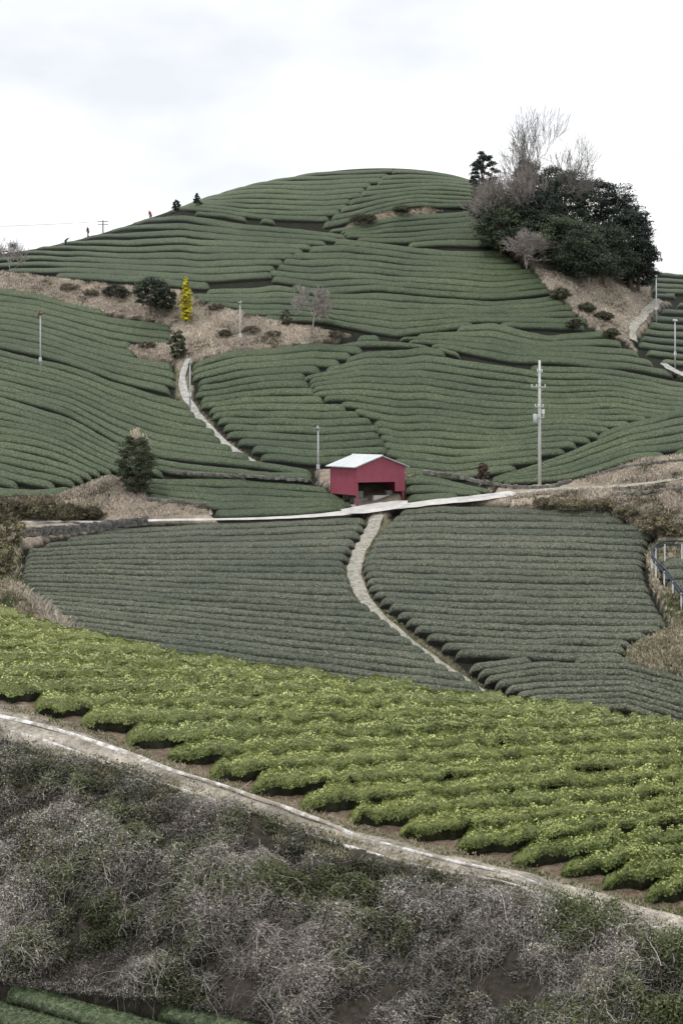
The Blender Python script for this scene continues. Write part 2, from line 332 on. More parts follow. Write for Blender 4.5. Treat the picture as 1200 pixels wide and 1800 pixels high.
nprof=11
th=np.linspace(0,math.pi,nprof)
px=np.sign(np.cos(th))*np.abs(np.cos(th))**0.48; pz=np.abs(np.sin(th))**0.46
px[0]=1.0;px[-1]=-1.0
tt=np.clip((pz-.58)/.33,0,1); stem_shade=.10+.90*tt*tt*(3-2*tt)  # darker low flanks: woody stems, plus painted shade for the gaps between rows
nrow=0
LAB={'hill':('clipped dark green tea hedge following the hill contour','rows of clipped tea on the hillside'),
     'mid':('clipped grey-green tea hedge in the terraced valley field','rows of clipped tea in the valley fields'),
     'young':('bushy yellow-green young tea row beside the farm track','rows of young leafy tea'),
     'close':('clipped green tea hedge below the brushy bank','rows of clipped tea below the bank')}
for f in HILL:
    u=np.arange(-260 if f['kind']!='hill' else -150,1460 if f['kind']!='hill' else 1350,f['step']); T0=curve(f['top'],u);B0=curve(f['bot'],u)
    tl=lambda s:(max(s,0)/f['n'])**f['p']
    jit=random.random()*50; kind=f['kind']
    for i in range(f['n']):
        tc=tl(i+.5);ta=tl(i);tb=tl(i+1)
        if kind=='hill': wob=4.5*vnoise(u/95+jit,i*0.2,f['n'])+0.9*vnoise(u/38,i*0.4+jit,2)
        elif kind=='mid': wob=0.9*vnoise(u/90+jit,i*0.33,f['n'])+.6*vnoise(u/30,i*.6,1)
        elif kind=='young': wob=3*vnoise(u/160,i*.3,5)
        else: wob=1.5*vnoise(u/80,i*.3,5)
        vc=T0+(B0-T0)*tc+wob; va=T0+(B0-T0)*ta+wob; vb=T0+(B0-T0)*tb+wob
        Pc=site(u,vc,f['zone']);Pa=site(u,va,f['zone']);Pb=site(u,vb,f['zone'])
        pin=inpoly(u,vc,f['poly']); nanr=np.isnan(Pc[:,0])|np.isnan(Pb[:,0])
        ok=~nanr&pin
        idx=np.where(ok)[0]
        if len(idx)==0: continue
        runs=np.split(idx,np.where(np.diff(idx)>1)[0]+1)
        for r in runs:
            if len(r)<(5 if kind!='young' else 22): continue
            if kind=='hill':   # neighbouring plots close up against each other
                r=np.concatenate([np.arange(max(r[0]-(1+RNG.integers(0,2)),0),r[0]),r,np.arange(r[-1]+1,min(r[-1]+2+RNG.integers(0,2),len(u)))])
                r=r[~nanr[r]]
                if np.any(np.diff(r)>1): r=r[np.where(np.diff(r)>1)[0][-1]+1:] if len(r)-np.where(np.diff(r)>1)[0][-1]>4 else r[:np.where(np.diff(r)>1)[0][0]+1]
            c=Pc[r];a=Pa[r];b=Pb[r]
            bad=np.isnan(a[:,0]); a[bad]=(2*c-b)[bad]
            w=(a-b); ln=np.linalg.norm(w,axis=1,keepdims=True); mx=2.5
            w=w*np.minimum(1,mx/(ln+1e-6))
            mid=(a+b)/2; far=np.linalg.norm(mid-c,axis=1)>0.8; mid[far]=c[far]
            mid=c*0.5+mid*0.5
            for end in (0,1):
                j=r[-1]+1 if end else r[0]-1
                if 0<=j<len(u) and nanr[j] and len(mid)>5:
                    e=mid[-1] if end else mid[0]; q=mid[-5] if end else mid[4]
                    d=(e-q)[:2]; dn=np.linalg.norm(d)
                    if dn<1e-4: continue
                    d=d/dn; st=.6 if kind=='hill' else .3
                    xy=e[:2]+d*(np.arange(1,12)[:,None]*st)
                    zz=height(xy[:,0],xy[:,1]); off=e[2]-gz(e[0],e[1]); ext=np.concatenate([xy,(zz+off)[:,None]],1)
                    we=np.repeat((w[-1:] if end else w[:1]),len(ext),axis=0)
                    if end: mid=np.concatenate([mid,ext]); w=np.concatenate([w,we])
                    else: mid=np.concatenate([ext[::-1],mid]); w=np.concatenate([we,w])
            if kind=='hill' and len(mid)>11:
                kq=np.ones(7)/7; w=np.stack([np.convolve(np.pad(w[:,q_],3,mode='edge'),kq,'valid') for q_ in range(3)],1)
                k5=np.array([.2,.2,.2,.2,.2])
                mid[2:-2]=np.stack([np.convolve(mid[:,q_],k5,'valid') for q_ in range(3)],1)
            d=np.gradient(mid,axis=0); seg=np.linalg.norm(d,axis=1); t=d/(seg[:,None]+1e-9)
            nn=np.cross(t,w); nn/=np.linalg.norm(nn,axis=1,keepdims=True)+1e-9; nn*=np.sign(nn[:,2:3]+1e-9)
            nn=nn*0.5+np.array([0,0,.5]); nn/=np.linalg.norm(nn,axis=1,keepdims=True)
            s=np.cumsum(seg)-seg[0]; e=np.minimum(s,s[-1]-s); R={'hill':.9,'mid':.65,'young':.95,'close':.7}[kind]
            ef=np.sqrt(np.clip(1-(1-np.clip(e/R,0,1))**2,0.002,1))
            h=f['h']; hv=h*(1+0.08*vnoise(s/3.0,i*3.1,f['n']))
            kk=f['k']*(1+0.05*vnoise(s/2.2,i*1.7,9))
            if kind=='young':
                kk=(f['k']+.32*np.clip((mid[:,1]-45)/8,0,1))*(1+.20*vnoise(s/.55,i*2.7,3)); hv=hv*(1+.26*vnoise(s/.5,i*2.1,8)); ew=.25+.75*ef
            else: ew=.35+.65*ef
            V=mid[:,None,:]+w[:,None,:]*0.5*(px[None,:,None]*(kk*ew)[:,None,None])+nn[:,None,:]*(((pz[None,:]*ef[:,None]*1.0)*hv[:,None])-h-0.12)[:,:,None]
            V[:,0,2]-=0.25; V[:,-1,2]-=0.25
            cen=mid+nn*(-h*0.5); dirv=V-cen[:,None,:]; dirv/=np.linalg.norm(dirv,axis=2,keepdims=True)+1e-9
            X=V[...,0];Y=V[...,1];Z=V[...,2]
            if kind=='young': dn=0.20*vnoise(X/.36,Y/.36,Z/.36)+0.10*vnoise(X/.15,Y/.15,Z/.15)
            elif kind=='mid': dn=0.03*vnoise(X/.5,Y/.5,Z/.5)+0.03*vnoise(X/.17,Y/.17,Z/.17)
            elif kind=='close': dn=0.03*vnoise(X/.5,Y/.5,Z/.5)+0.03*vnoise(X/.12,Y/.12,Z/.12)
            else: dn=0.04*vnoise(X/.9,Y/.9,Z/.9)+0.03*vnoise(X/.35,Y/.35,Z/.35)
            V=V+dirv*dn[:,:,None]
            m=len(mid); I=np.arange(m-1)[:,None]*nprof+np.arange(nprof-1)[None,:]; I=I.ravel()
            Fq=np.stack([I,I+1,I+nprof+1,I+nprof],1)
            caps=[np.arange(nprof)[::-1][None,:],(np.arange(nprof)+(m-1)*nprof)[None,:]]
            nm='tea_hedge' if kind!='young' else 'young_tea_row'
            lab,grp=LAB[kind]
            core=np.repeat(np.tile(stem_shade,m)[:,None],3,axis=1)
            if kind in('young','mid','close'):
                dens={'young':700,'mid':60,'close':260}[kind]
                L=s[-1]; nl=int(L*dens*min(1.2,float(np.mean(np.linalg.norm(w,axis=1)))/1.6))
                si=RNG.uniform(0,m-1.001,nl); ti=RNG.uniform(1.2 if kind=='young' else 1.4,nprof-2.3,nl)
                a0=si.astype(int);fa=(si-a0)[:,None];b0=ti.astype(int);fb=(ti-b0)[:,None]
                Cn=(V[a0,b0]*(1-fa)+V[a0+1,b0]*fa)*(1-fb)+(V[a0,b0+1]*(1-fa)+V[a0+1,b0+1]*fa)*fb
                Dr=dirv[a0,b0]
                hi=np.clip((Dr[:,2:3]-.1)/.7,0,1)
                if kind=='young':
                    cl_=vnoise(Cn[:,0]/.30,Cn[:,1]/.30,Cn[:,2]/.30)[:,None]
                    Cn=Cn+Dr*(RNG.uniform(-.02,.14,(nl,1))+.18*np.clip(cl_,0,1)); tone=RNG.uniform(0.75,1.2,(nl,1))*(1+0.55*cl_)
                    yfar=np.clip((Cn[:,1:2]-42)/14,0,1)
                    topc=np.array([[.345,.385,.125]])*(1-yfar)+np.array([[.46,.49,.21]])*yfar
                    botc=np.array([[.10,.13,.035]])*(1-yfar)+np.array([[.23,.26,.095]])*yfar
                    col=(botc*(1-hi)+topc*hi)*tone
                    sz=RNG.uniform(.05,.12,nl)
                elif kind=='mid':
                    Cn=Cn+Dr*RNG.uniform(0,.04,(nl,1)); tone=RNG.uniform(0.4,1.5,(nl,1)); col=np.array([[.13,.143,.102]])*tone*(.15+.85*hi); sz=RNG.uniform(.06,.12,nl)  # flank leaves darkened in colour to carry on the painted gap shade
                else:
                    Cn=Cn+Dr*RNG.uniform(0,.04,(nl,1)); tone=RNG.uniform(0.6,1.4,(nl,1)); col=np.array([[.15,.195,.085]])*tone*(.3+.7*hi); sz=RNG.uniform(.04,.08,nl)  # sideways leaves get the same painted shade in their colour
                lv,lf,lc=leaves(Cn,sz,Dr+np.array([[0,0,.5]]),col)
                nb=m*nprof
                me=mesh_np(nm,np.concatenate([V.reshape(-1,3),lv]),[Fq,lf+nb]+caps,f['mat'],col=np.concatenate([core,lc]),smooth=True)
                me.materials.append(M_leaf)
                mi=np.zeros(len(me.polygons),np.int32); mi[len(Fq):len(Fq)+nl]=1; me.polygons.foreach_set('material_index',mi)
            else:
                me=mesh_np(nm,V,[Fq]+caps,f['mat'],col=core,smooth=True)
            obj(nm,me,label=lab,category='tea hedge',group=grp); nrow+=1
print('ROWS',nrow)

# ---------------------------------------------------------------- grass outlines, paths
G1=[(0,472),(60,480),(210,499),(330,507),(350,527),(440,550),(560,577),(600,590),(560,598),(400,612),(335,630),(300,630),(235,618),(224,605),(300,598),(305,575),(270,555),(200,548),(120,530),(60,510),(0,503)]
G2=[(935,470),(1050,490),(1135,512),(1150,538),(1110,570),(1112,600),(1040,568),(975,512)]
G3=[(885,872),(960,862),(1060,857),(1200,850),(1300,850),(1300,945),(1200,945),(1155,932),(1072,891),(900,885)]
G3b=[(1010,846),(1060,826),(1130,803),(1200,795),(1300,790),(1300,840),(1200,842),(1060,850)]
G4=[(100,868),(190,832),(250,850),(258,878),(360,888),(370,903),(260,908),(120,910)]
G4b=[(0,870),(100,866),(165,868),(180,908),(40,911),(0,908)]
G5=[(-60,905),(35,925),(36,1010),(88,1075),(60,1085),(0,1062),(-60,1040)]
G6=[(1112,1128),(1182,1100),(1142,1005),(1140,960),(1160,945),(1250,945),(1250,965),(1150,980),(1165,1030),(1250,1052),(1250,1190),(1200,1184),(1100,1150)]
G7=[(612,388),(680,368),(750,361),(780,364),(700,377),(600,398)]
G8=[(620,832),(700,826),(780,836),(860,850),(870,840),(870,856),(850,850),(760,832),(715,836),(715,830)]
C_mid=[(668,893),(653,915),(630,955),(620,990),(632,1025),(662,1065),(708,1104),(767,1145),(828,1188),(888,1222),(930,1248)]
C_hill=[(330,632),(318,655),(324,685),(347,718),(382,755),(417,785),(450,803)]
# ---------------------------------------------------------------- terrain sheet
RS=3.0; ru=np.arange(-320,1520,RS); rv=np.arange(200,2000,RS)
RU,RV=np.meshgrid(ru,rv,indexing='ij')
rt=np.zeros(RU.shape,bool)
for f in HILL:
    if f['zone']=='far': rt|=inpoly(RU,RV,f['poly'])
def dil(m,k):
    for _ in range(k):
        d2=m.copy(); d2[1:]|=m[:-1]; d2[:-1]|=m[1:]; d2[:,1:]|=m[:,:-1]; d2[:,:-1]|=m[:,1:]; m=d2
    return m
dl=dil(rt,3)
ex=np.zeros(RU.shape,bool); pc=np.zeros(RU.shape,bool)
for g_ in (G1,G2,G3,G3b,G4,G4b,G5,G6,G7,G8): ex|=inpoly(RU,RV,g_)
for c_ in (C_mid,C_hill):
    c_=np.array(c_,float); xc=np.interp(RV,c_[:,1],c_[:,0]); hw_=np.where(RV<1000,24,36) if c_[0,0]>500 else 14
    pc|=(np.abs(RU-xc)<hw_)&(RV>c_[0,1]+8)&(RV<c_[-1,1])
pcol=pc&~rt
rt|=dl&~ex&~pc
rlow=(rt|pc).astype(float)
for _ in range(2):
    q_=rlow.copy(); q_[1:-1,1:-1]=(rlow[1:-1,1:-1]*2+rlow[:-2,1:-1]+rlow[2:,1:-1]+rlow[1:-1,:-2]+rlow[1:-1,2:])/6; rlow=q_
ys2=np.concatenate([np.exp(np.arange(math.log(15),math.log(285),0.0042)),[300,330,370,430,520,700,1000,1600,3000]])
us2=np.concatenate([[-3000,-1800,-1100,-800],np.arange(-600,1801,6.0),[2000,2400,3000,4200]])
def lowat(u,v,y):
    i_=np.clip(((u-ru[0])/RS).round().astype(int),0,len(ru)-1); j_=np.clip(((v-rv[0])/RS).round().astype(int),0,len(rv)-1)
    return np.where((y>68)&(u>-320)&(u<1520),rlow[i_,j_]*.72,0.0)
TU,TY=np.meshgrid(us2,ys2,indexing='ij'); TX=(TU-600)/F*TY
TZ=height(TX,TY); TV=HZ-F*TZ/TY
colr=np.zeros(TZ.shape+(3,)); colr[:]=(.30,.255,.20)
g=vnoise(TX/5,TY/7,1)[...,None]*0.5+0.5
colr=colr*(0.55+0.7*g)
nearz=TY<67
ti_=np.clip(((TU-ru[0])/RS).round().astype(int),0,len(ru)-1); tj_=np.clip(((TV-rv[0])/RS).round().astype(int),0,len(rv)-1)
inside=~nearz&(TU>-320)&(TU<1520)
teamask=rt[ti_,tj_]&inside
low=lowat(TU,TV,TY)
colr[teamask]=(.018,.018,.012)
pm=pcol[ti_,tj_]&inside; colr[pm]=np.array([.15,.14,.09])
yr=np.interp(TU,us,yridge)
behind=(TY>yr+.5)&(TY<260)&(TU>-320)&(TU<850)
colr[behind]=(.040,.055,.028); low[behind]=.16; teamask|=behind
yedge=curve(YEDGE,TU)
for f in HILL:
    if f['zone']=='near':
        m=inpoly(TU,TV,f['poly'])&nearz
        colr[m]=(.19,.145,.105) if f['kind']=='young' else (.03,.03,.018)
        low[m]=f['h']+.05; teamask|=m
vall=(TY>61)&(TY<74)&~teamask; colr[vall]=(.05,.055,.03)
bk=(TY<67)&~teamask
crest=curve([(-300,1195),(0,1306),(200,1352),(300,1388),(600,1485),(900,1584),(1200,1668),(1500,1745)],TU)
bank=bk&((TV>crest))&(TY<50)
colr[bank]=(.046,.040,.031)
trk=bk&~bank&(TY<56)
slip=trk*np.clip(1-(TV-yedge)/52,0,1); low=np.where(trk,.60*slip*slip*(3-2*slip),low)
tn=(vnoise(TX/1.1,TY/1.1,4)*0.5+0.5)[...,None]; tn2=(vnoise(TX/.35,TY/.35,14)*0.5+0.5)[...,None]
colr=np.where(trk[...,None],(np.array([.38,.345,.29])*(1-slip[...,None])+np.array([.26,.21,.16])*slip[...,None])*(0.50+0.45*tn+.42*tn2),colr)
rough=np.where(~teamask,1,0)*np.where(trk,0.06,np.where(bank,0.24,0.18))
rough=rough*(TY<190)*(~pm)
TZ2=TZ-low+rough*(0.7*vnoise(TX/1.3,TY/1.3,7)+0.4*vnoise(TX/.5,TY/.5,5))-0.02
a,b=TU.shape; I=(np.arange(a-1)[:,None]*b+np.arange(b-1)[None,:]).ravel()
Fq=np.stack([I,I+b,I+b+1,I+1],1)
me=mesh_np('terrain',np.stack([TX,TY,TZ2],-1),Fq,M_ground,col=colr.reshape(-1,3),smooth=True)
obj('terrain',me,kind='structure')

# ---------------------------------------------------------------- ribbons (paths, roads)
def ribbon(name,cl,wid,zone,mat,dz=0.07,rag=0.0,st=0.5,sink=0,**props):
    cl=np.array(cl,float); P=site(cl[:,0],cl[:,1],zone); P=P[~np.isnan(P[:,0])]
    s=np.concatenate([[0],np.cumsum(np.linalg.norm(np.diff(P[:,:2],axis=0),axis=1))])
    q=np.arange(0,s[-1],st); X=np.interp(q,s,P[:,0]);Y=np.interp(q,s,P[:,1])
    kn=int(2.2/st)|1; k=np.ones(kn)/kn
    for _ in range(3):
        h_=kn//2
        ex_=lambda Z:np.concatenate([Z[0]+(Z[0]-Z[h_:0:-1]),Z,Z[-1]+(Z[-1]-Z[-2:-h_-2:-1])])
        X=np.convolve(ex_(X),k,'valid');Y=np.convolve(ex_(Y),k,'valid')
    dx=np.gradient(X);dy=np.gradient(Y);l=np.hypot(dx,dy)+1e-9; nx=-dy/l;ny=dx/l
    W2=wid(q/s[-1]) if callable(wid) else np.full(len(q),wid)
    n5=5; V=[]
    sk=sink*np.clip(q/3,0,1)
    for j in range(n5):
        o=(j/(n5-1)*2-1)
        ww=W2/2*o
        if j in(0,n5-1): ww=ww*(1+rag*vnoise(q/0.9,j*7.7,1.1)+rag*vnoise(q/2.7,j*3.7,4.1))
        x=X+nx*ww;y=Y+ny*ww; z=height(x,y)+dz-(0.06 if j in(0,n5-1) else 0)-sk
        V.append(np.stack([x,y,z],-1))
    V=np.stack(V,1); m=len(q); I=(np.arange(m-1)[:,None]*n5+np.arange(n5-1)[None,:]).ravel()
    Fq=np.stack([I,I+1,I+n5+1,I+n5],1)
    me=mesh_np(name,V,Fq,mat,smooth=True)
    return obj(name,me,kind='structure',**props)
ribbon('road',[(30,918),(150,917),(260,915),(400,914),(520,909),(600,902),(660,895),(720,888),(800,880),(860,872),(905,866)],lambda t:.8+.8*np.clip((t-.4)*3,0,1),'far',M_conc,dz=.08,rag=.15)
ribbon('road',[(600,901),(630,898),(660,893),(690,889),(720,886)],lambda t:1.6+1.4*np.sin(t*math.pi),'far',M_conc,dz=.13,rag=.08)
ribbon('road',[(895,868),(960,858),(1060,855),(1150,850),(1300,842)],lambda t:.9-.5*t,'far',M_path,dz=.06,rag=.3)
ribbon('footpath',C_mid,lambda t:.80+.35*(1-t),'far',M_path,dz=.12,rag=.12,st=.3,sink=.72)
ribbon('footpath',C_hill,.72,'far',M_dirt,dz=.12,rag=.15,st=.3,sink=.70)
ribbon('footpath',[(1160,528),(1135,550),(1110,575),(1112,600)],.9,'far',M_path,dz=.14,rag=.25,st=.4)
ribbon('footpath',[(1165,640),(1190,655),(1240,672)],1.1,'far',M_dirt,dz=.14,rag=.25,st=.4)
M_track,nt,p_=newmat('worn_concrete_strip'); tc=N(nt,'ShaderNodeTexCoord')
c_=ramp(nt,noise(nt,1.6,9,tc.outputs['Object'],.8),[(.45,(.32,.28,.23)),(.51,(.52,.495,.45)),(.56,(.78,.77,.75))]); nt.links.new(c_,p_.inputs['Base Color']); p_.inputs['Roughness'].default_value=.9
bump(nt,p_,noise(nt,9,5,tc.outputs['Object']),.6,.03)
ribbon('track',[(-200,1205),(-60,1240),(40,1266),(120,1288),(200,1316),(300,1350),(400,1386),(500,1420),(600,1456),(700,1490),(850,1532),(1000,1575),(1100,1608),(1250,1655)],lambda t:.14-.09*np.clip((t-.62)*4,0,1),'near',M_track,dz=.045,rag=.6,st=.12)
ribbon('track',[(-200,1228),(-60,1263),(40,1290),(120,1317),(200,1345),(300,1382),(400,1420),(520,1460),(640,1497),(760,1528),(850,1549),(1000,1594),(1200,1655)],lambda t:.08-.04*np.clip((t-.6)*4,0,1)+.04*np.sin(t*40),'near',M_track,dz=.045,rag=.9,st=.12)

# ---------------------------------------------------------------- dry grass, brush
def scatter_px(poly,dens):
    p=np.array(poly,float);u0,v0=p.min(0);u1,v1=p.max(0)
    nn=int((u1-u0)*(v1-v0)*dens); u=RNG.uniform(u0,u1,nn);v=RNG.uniform(v0,v1,nn); m=inpoly(u,v,poly)
    return u[m],v[m]
def grass(name,polys,dens,hgt,zone,cols,wd=.03,lab='dry grass',lean=.6,dark=(.13,.115,.075),patch=.25,drop=0):
    Vs=[];Cs=[]
    for poly in polys:
        u,v=scatter_px(poly,dens); P=site(u,v,zone); m_=~np.isnan(P[:,0]); P=P[m_]
        P[:,2]-=lowat(u[m_],v[m_],P[:,1])*.9+drop
        pn=vnoise(P[:,0]/2.6,P[:,1]/3.5,4)+.5*vnoise(P[:,0]/.9,P[:,1]/1.4,9)
        kp=(pn<.55)|(RNG.random(len(P))<.5); P=P[kp]; pn=pn[kp]
        tone=1-.30*pn[:,None]
        dk=(pn+RNG.normal(0,.15,len(P))>patch+.1)
        for k in range(5):
            nP=len(P); B=P+np.stack([RNG.normal(0,.15,nP),RNG.normal(0,.15,nP),np.full(nP,-.1)],1)
            hh=RNG.uniform(.5,1.2,(nP,1))*hgt*(0.7+0.6*(vnoise(P[:,0]/2,P[:,1]/2,2)[:,None]*.5+.5))
            d=RNG.normal(0,lean,(nP,3)); d[:,2]=1; d/=np.linalg.norm(d,axis=1,keepdims=True)
            tip=B+d*hh; tip[:,2]-=hh[:,0]*.15
            an=RNG.uniform(0,math.pi,nP); sd=np.stack([np.cos(an),np.sin(an)*.3,np.zeros(nP)],1)*wd
            ml=B+d*hh*.55+np.array([0,0,.05])
            Vs.append(np.stack([B-sd,B+sd,ml+sd*.8,tip,ml-sd*.8],1).reshape(-1,3))
            c=cols[RNG.integers(0,len(cols),nP)]*RNG.uniform(.7,1.25,(nP,1))*tone
            c=np.where(dk[:,None],np.array([dark])*RNG.uniform(.6,1.5,(nP,1)),c); Cs.append(np.repeat(c,5,axis=0))
    V=np.concatenate(Vs);C=np.concatenate(Cs); Fp=np.arange(len(V)).reshape(-1,5)
    return obj(name,mesh_np(name,V,Fp,M_leaf,col=C),kind='stuff',label=lab,category='grass')
tan=np.array([[.54,.47,.385],[.44,.38,.305],[.64,.58,.50],[.33,.265,.205]])
tang=np.array([[.42,.36,.27],[.28,.25,.16],[.15,.16,.07],[.50,.45,.36]])
grass('dry_grass',[G1,G4],.30,.36,'far',tan,lab='dry tan grass covering the hillside strip')
grass('dry_grass',[G2,G3,G3b],.20,.34,'far',tan,lab='dry tan grass on the slope')
grass('dry_grass',[G5,G6],.14,.40,'far',tang,lab='mixed green and tan grass',dark=(.10,.12,.05))
grass('dry_grass',[G4b,G7,G8],.22,.35,'far',np.array([[.20,.17,.11],[.09,.095,.05],[.38,.32,.24]]),lab='dark dry brush')
grass('reed_grass',[[(40,1045),(75,1060),(130,1088),(150,1108),(110,1105),(70,1080)]],.10,1.0,'far',np.array([[.56,.52,.44],[.46,.41,.33]]),lab='pale dry reeds at the field edge',patch=2)
edgeL=[(x-13,y) for x,y in C_mid[1:-1]]+[(x-24,y) for x,y in C_mid[1:-1]][::-1]
edgeR=[(x+13,y) for x,y in C_mid[1:-1]]+[(x+26,y) for x,y in C_mid[1:-1]][::-1]
grass('verge_grass',[edgeL,edgeR],.16,.14,'far',np.array([[.22,.21,.12],[.15,.17,.07],[.34,.30,.21]]),lab='short mixed grass along the footpath edges',patch=.5)
V1=[(0,1292),(200,1338),(400,1412),(600,1480),(850,1548),(1000,1596),(1300,1690),(1300,1715),(1000,1628),(600,1505),(300,1420),(0,1322)]
V2=[(850,1537),(1000,1565),(1200,1625),(1300,1655),(1300,1700),(1000,1605),(850,1550)]
V3=[(0,1278),(300,1364),(600,1468),(850,1541),(600,1476),(300,1372)]
V4=[(0,1228),(150,1272),(300,1332),(640,1448),(1005,1536),(1200,1592),(1300,1620),(1300,1650),(1005,1562),(640,1462),(300,1345),(0,1254)]
gcol=np.array([[.14,.16,.06],[.34,.31,.20],[.48,.42,.33],[.25,.21,.14]])
grass('track_grass',[V1,V2,V3],.14,.16,'near',gcol,wd=.010,lab='short dry and green grass beside the track',dark=(.11,.14,.045))
grass('track_litter',[V4],.06,.10,'near',gcol,wd=.012,lab='dry litter and weeds on the track verge',dark=(.11,.14,.045),lean=1.2,drop=.08)
def lumpf(P):
    n0=vnoise(P[:,0]/3.2,P[:,1]/2.2,P[:,2]/2.2+3);n1=vnoise(P[:,0]/1.3,P[:,1]/.9,P[:,2]/.9); n2=vnoise(P[:,0]/.45,P[:,1]/.45,P[:,2]/.45)
    return np.clip(.48+.36*n0+.42*n1+.38*n2,-.1,1.3)
BP=[(-200,1240),(0,1306),(200,1350),(330,1396),(600,1488),(800,1550),(950,1600),(1200,1674),(1400,1735),(1400,1990),(480,1990),(500,1815),(475,1798),(300,1768),(120,1747),(0,1733),(-200,1695)]
FOOT=[(-200,1695),(0,1733),(120,1747),(300,1768),(475,1798),(505,1900),(506,2300),(1400,2300)]
def bgreen(P,u,v):
    gn=vnoise(P[:,0]/2.2+9,P[:,1]/1.4,P[:,2]/1.2)+0.5*vnoise(P[:,0]/.7,P[:,1]/.7,P[:,2]/.7)
    tl=np.clip((1600-v)/250,0,1)*np.clip((430-u)/300,0,1); br=np.clip((v-1620)/150,0,1)*np.clip((u-800)/200,0,1)
    return gn+.7*tl+.7*br
u,v=scatter_px(BP,.70)
P=site(u,v,'near'); ok=~np.isnan(P[:,0]); P=P[ok];u=u[ok];v=v[ok]
lump=lumpf(P); keep=(lump>.12)|(RNG.random(len(P))<.28); P=P[keep];u=u[keep];v=v[keep];lump=np.clip(lump[keep],.05,2)
foot=np.clip((curve(FOOT,u)-v)/60,0.35,1)
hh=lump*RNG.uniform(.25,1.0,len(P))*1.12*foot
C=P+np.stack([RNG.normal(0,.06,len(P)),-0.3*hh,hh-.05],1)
isg=bgreen(P,u,v)>0.22+RNG.normal(0,.30,len(P))
pale=(vnoise(P[:,0]/1.6+31,P[:,1]/1.2,P[:,2]/.8)+RNG.normal(0,.35,len(P)))>.48
low_shade=(.28+.85*np.clip(hh/.65,0,1))[:,None]  # painted shade: leaves deep in the thicket coloured darker for dark pockets
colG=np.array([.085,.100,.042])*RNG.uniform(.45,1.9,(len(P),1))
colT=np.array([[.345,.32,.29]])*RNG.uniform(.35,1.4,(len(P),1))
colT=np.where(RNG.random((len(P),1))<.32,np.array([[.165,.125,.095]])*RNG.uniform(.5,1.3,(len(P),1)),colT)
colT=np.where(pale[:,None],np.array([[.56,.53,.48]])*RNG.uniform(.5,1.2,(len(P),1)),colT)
cc=np.where(isg[:,None],colG,colT)*low_shade
size=np.where(isg,RNG.uniform(.06,.14,len(P)),RNG.uniform(.03,.10,len(P)))
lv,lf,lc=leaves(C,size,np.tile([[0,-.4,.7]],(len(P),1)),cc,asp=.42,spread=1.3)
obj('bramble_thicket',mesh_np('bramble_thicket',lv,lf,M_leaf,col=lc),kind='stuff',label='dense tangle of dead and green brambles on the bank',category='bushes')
P0=[];P1=[];CC=[];RR=[]
def stems(dens,nseg,l0,l1,grav,wand,r0,r1,colb,thr,upz,gmax=.6):
    u,v=scatter_px(BP,dens); P=site(u,v,'near'); k_=~np.isnan(P[:,0])&(v<curve(FOOT,u)-22); P=P[k_];u=u[k_];v=v[k_]
    lu=lumpf(P); vn=vnoise(P[:,0]/1.9+5,P[:,1]/1.4,P[:,2]/1.2)+.4*vnoise(P[:,0]/.6,P[:,1]/.6,P[:,2]/.6); k_=(lu>.18)&(vn>thr)&(bgreen(P,u,v)<gmax+RNG.normal(0,.25,len(P))); P=P[k_];lu=lu[k_]
    nv=len(P); hh=lu*1.12*RNG.uniform(.35,1.0,nv)
    p=P+np.stack([np.zeros(nv),-.3*hh,hh-.05],1); an=RNG.uniform(0,2*math.pi,nv)
    d=np.stack([np.cos(an),np.sin(an)*.7-.15,RNG.uniform(-.6,upz,nv)],1)
    colv=np.array([colb])*RNG.uniform(.4,1.4,(nv,1))*(.4+.7*np.clip(hh/.65,0,1))[:,None]; ln=RNG.uniform(l0,l1,(nv,1)); rad=RNG.uniform(r0,r1,nv)  # stems low in the brush coloured darker too, as painted shade
    for k in range(nseg):
        d=d+RNG.normal(0,wand,(nv,3)); d[:,2]-=grav; d[:,1]-=grav*.25; d/=np.linalg.norm(d,axis=1,keepdims=True)
        q=p+d*ln; P0.append(p);P1.append(q);CC.append(colv);RR.append(rad); p=q
stems(.075,5,.035,.09,.08,.42,.0026,.0055,(.47,.44,.40),-.45,.7)
stems(.007,11,.08,.14,.15,.24,.003,.0055,(.52,.48,.42),.0,.3)
stems(.035,4,.04,.09,.02,.30,.0026,.0055,(.25,.205,.165),-1,1.1,gmax=1.4)
sv,sf,sc=segs(np.concatenate(P0),np.concatenate(P1),np.concatenate(RR),np.concatenate(RR),np.concatenate(CC))
obj('vine_tangle',mesh_np('vine_tangle',sv,sf,M_twig,col=sc),kind='stuff',label='grey dead vines draped over the bank',category='vines')

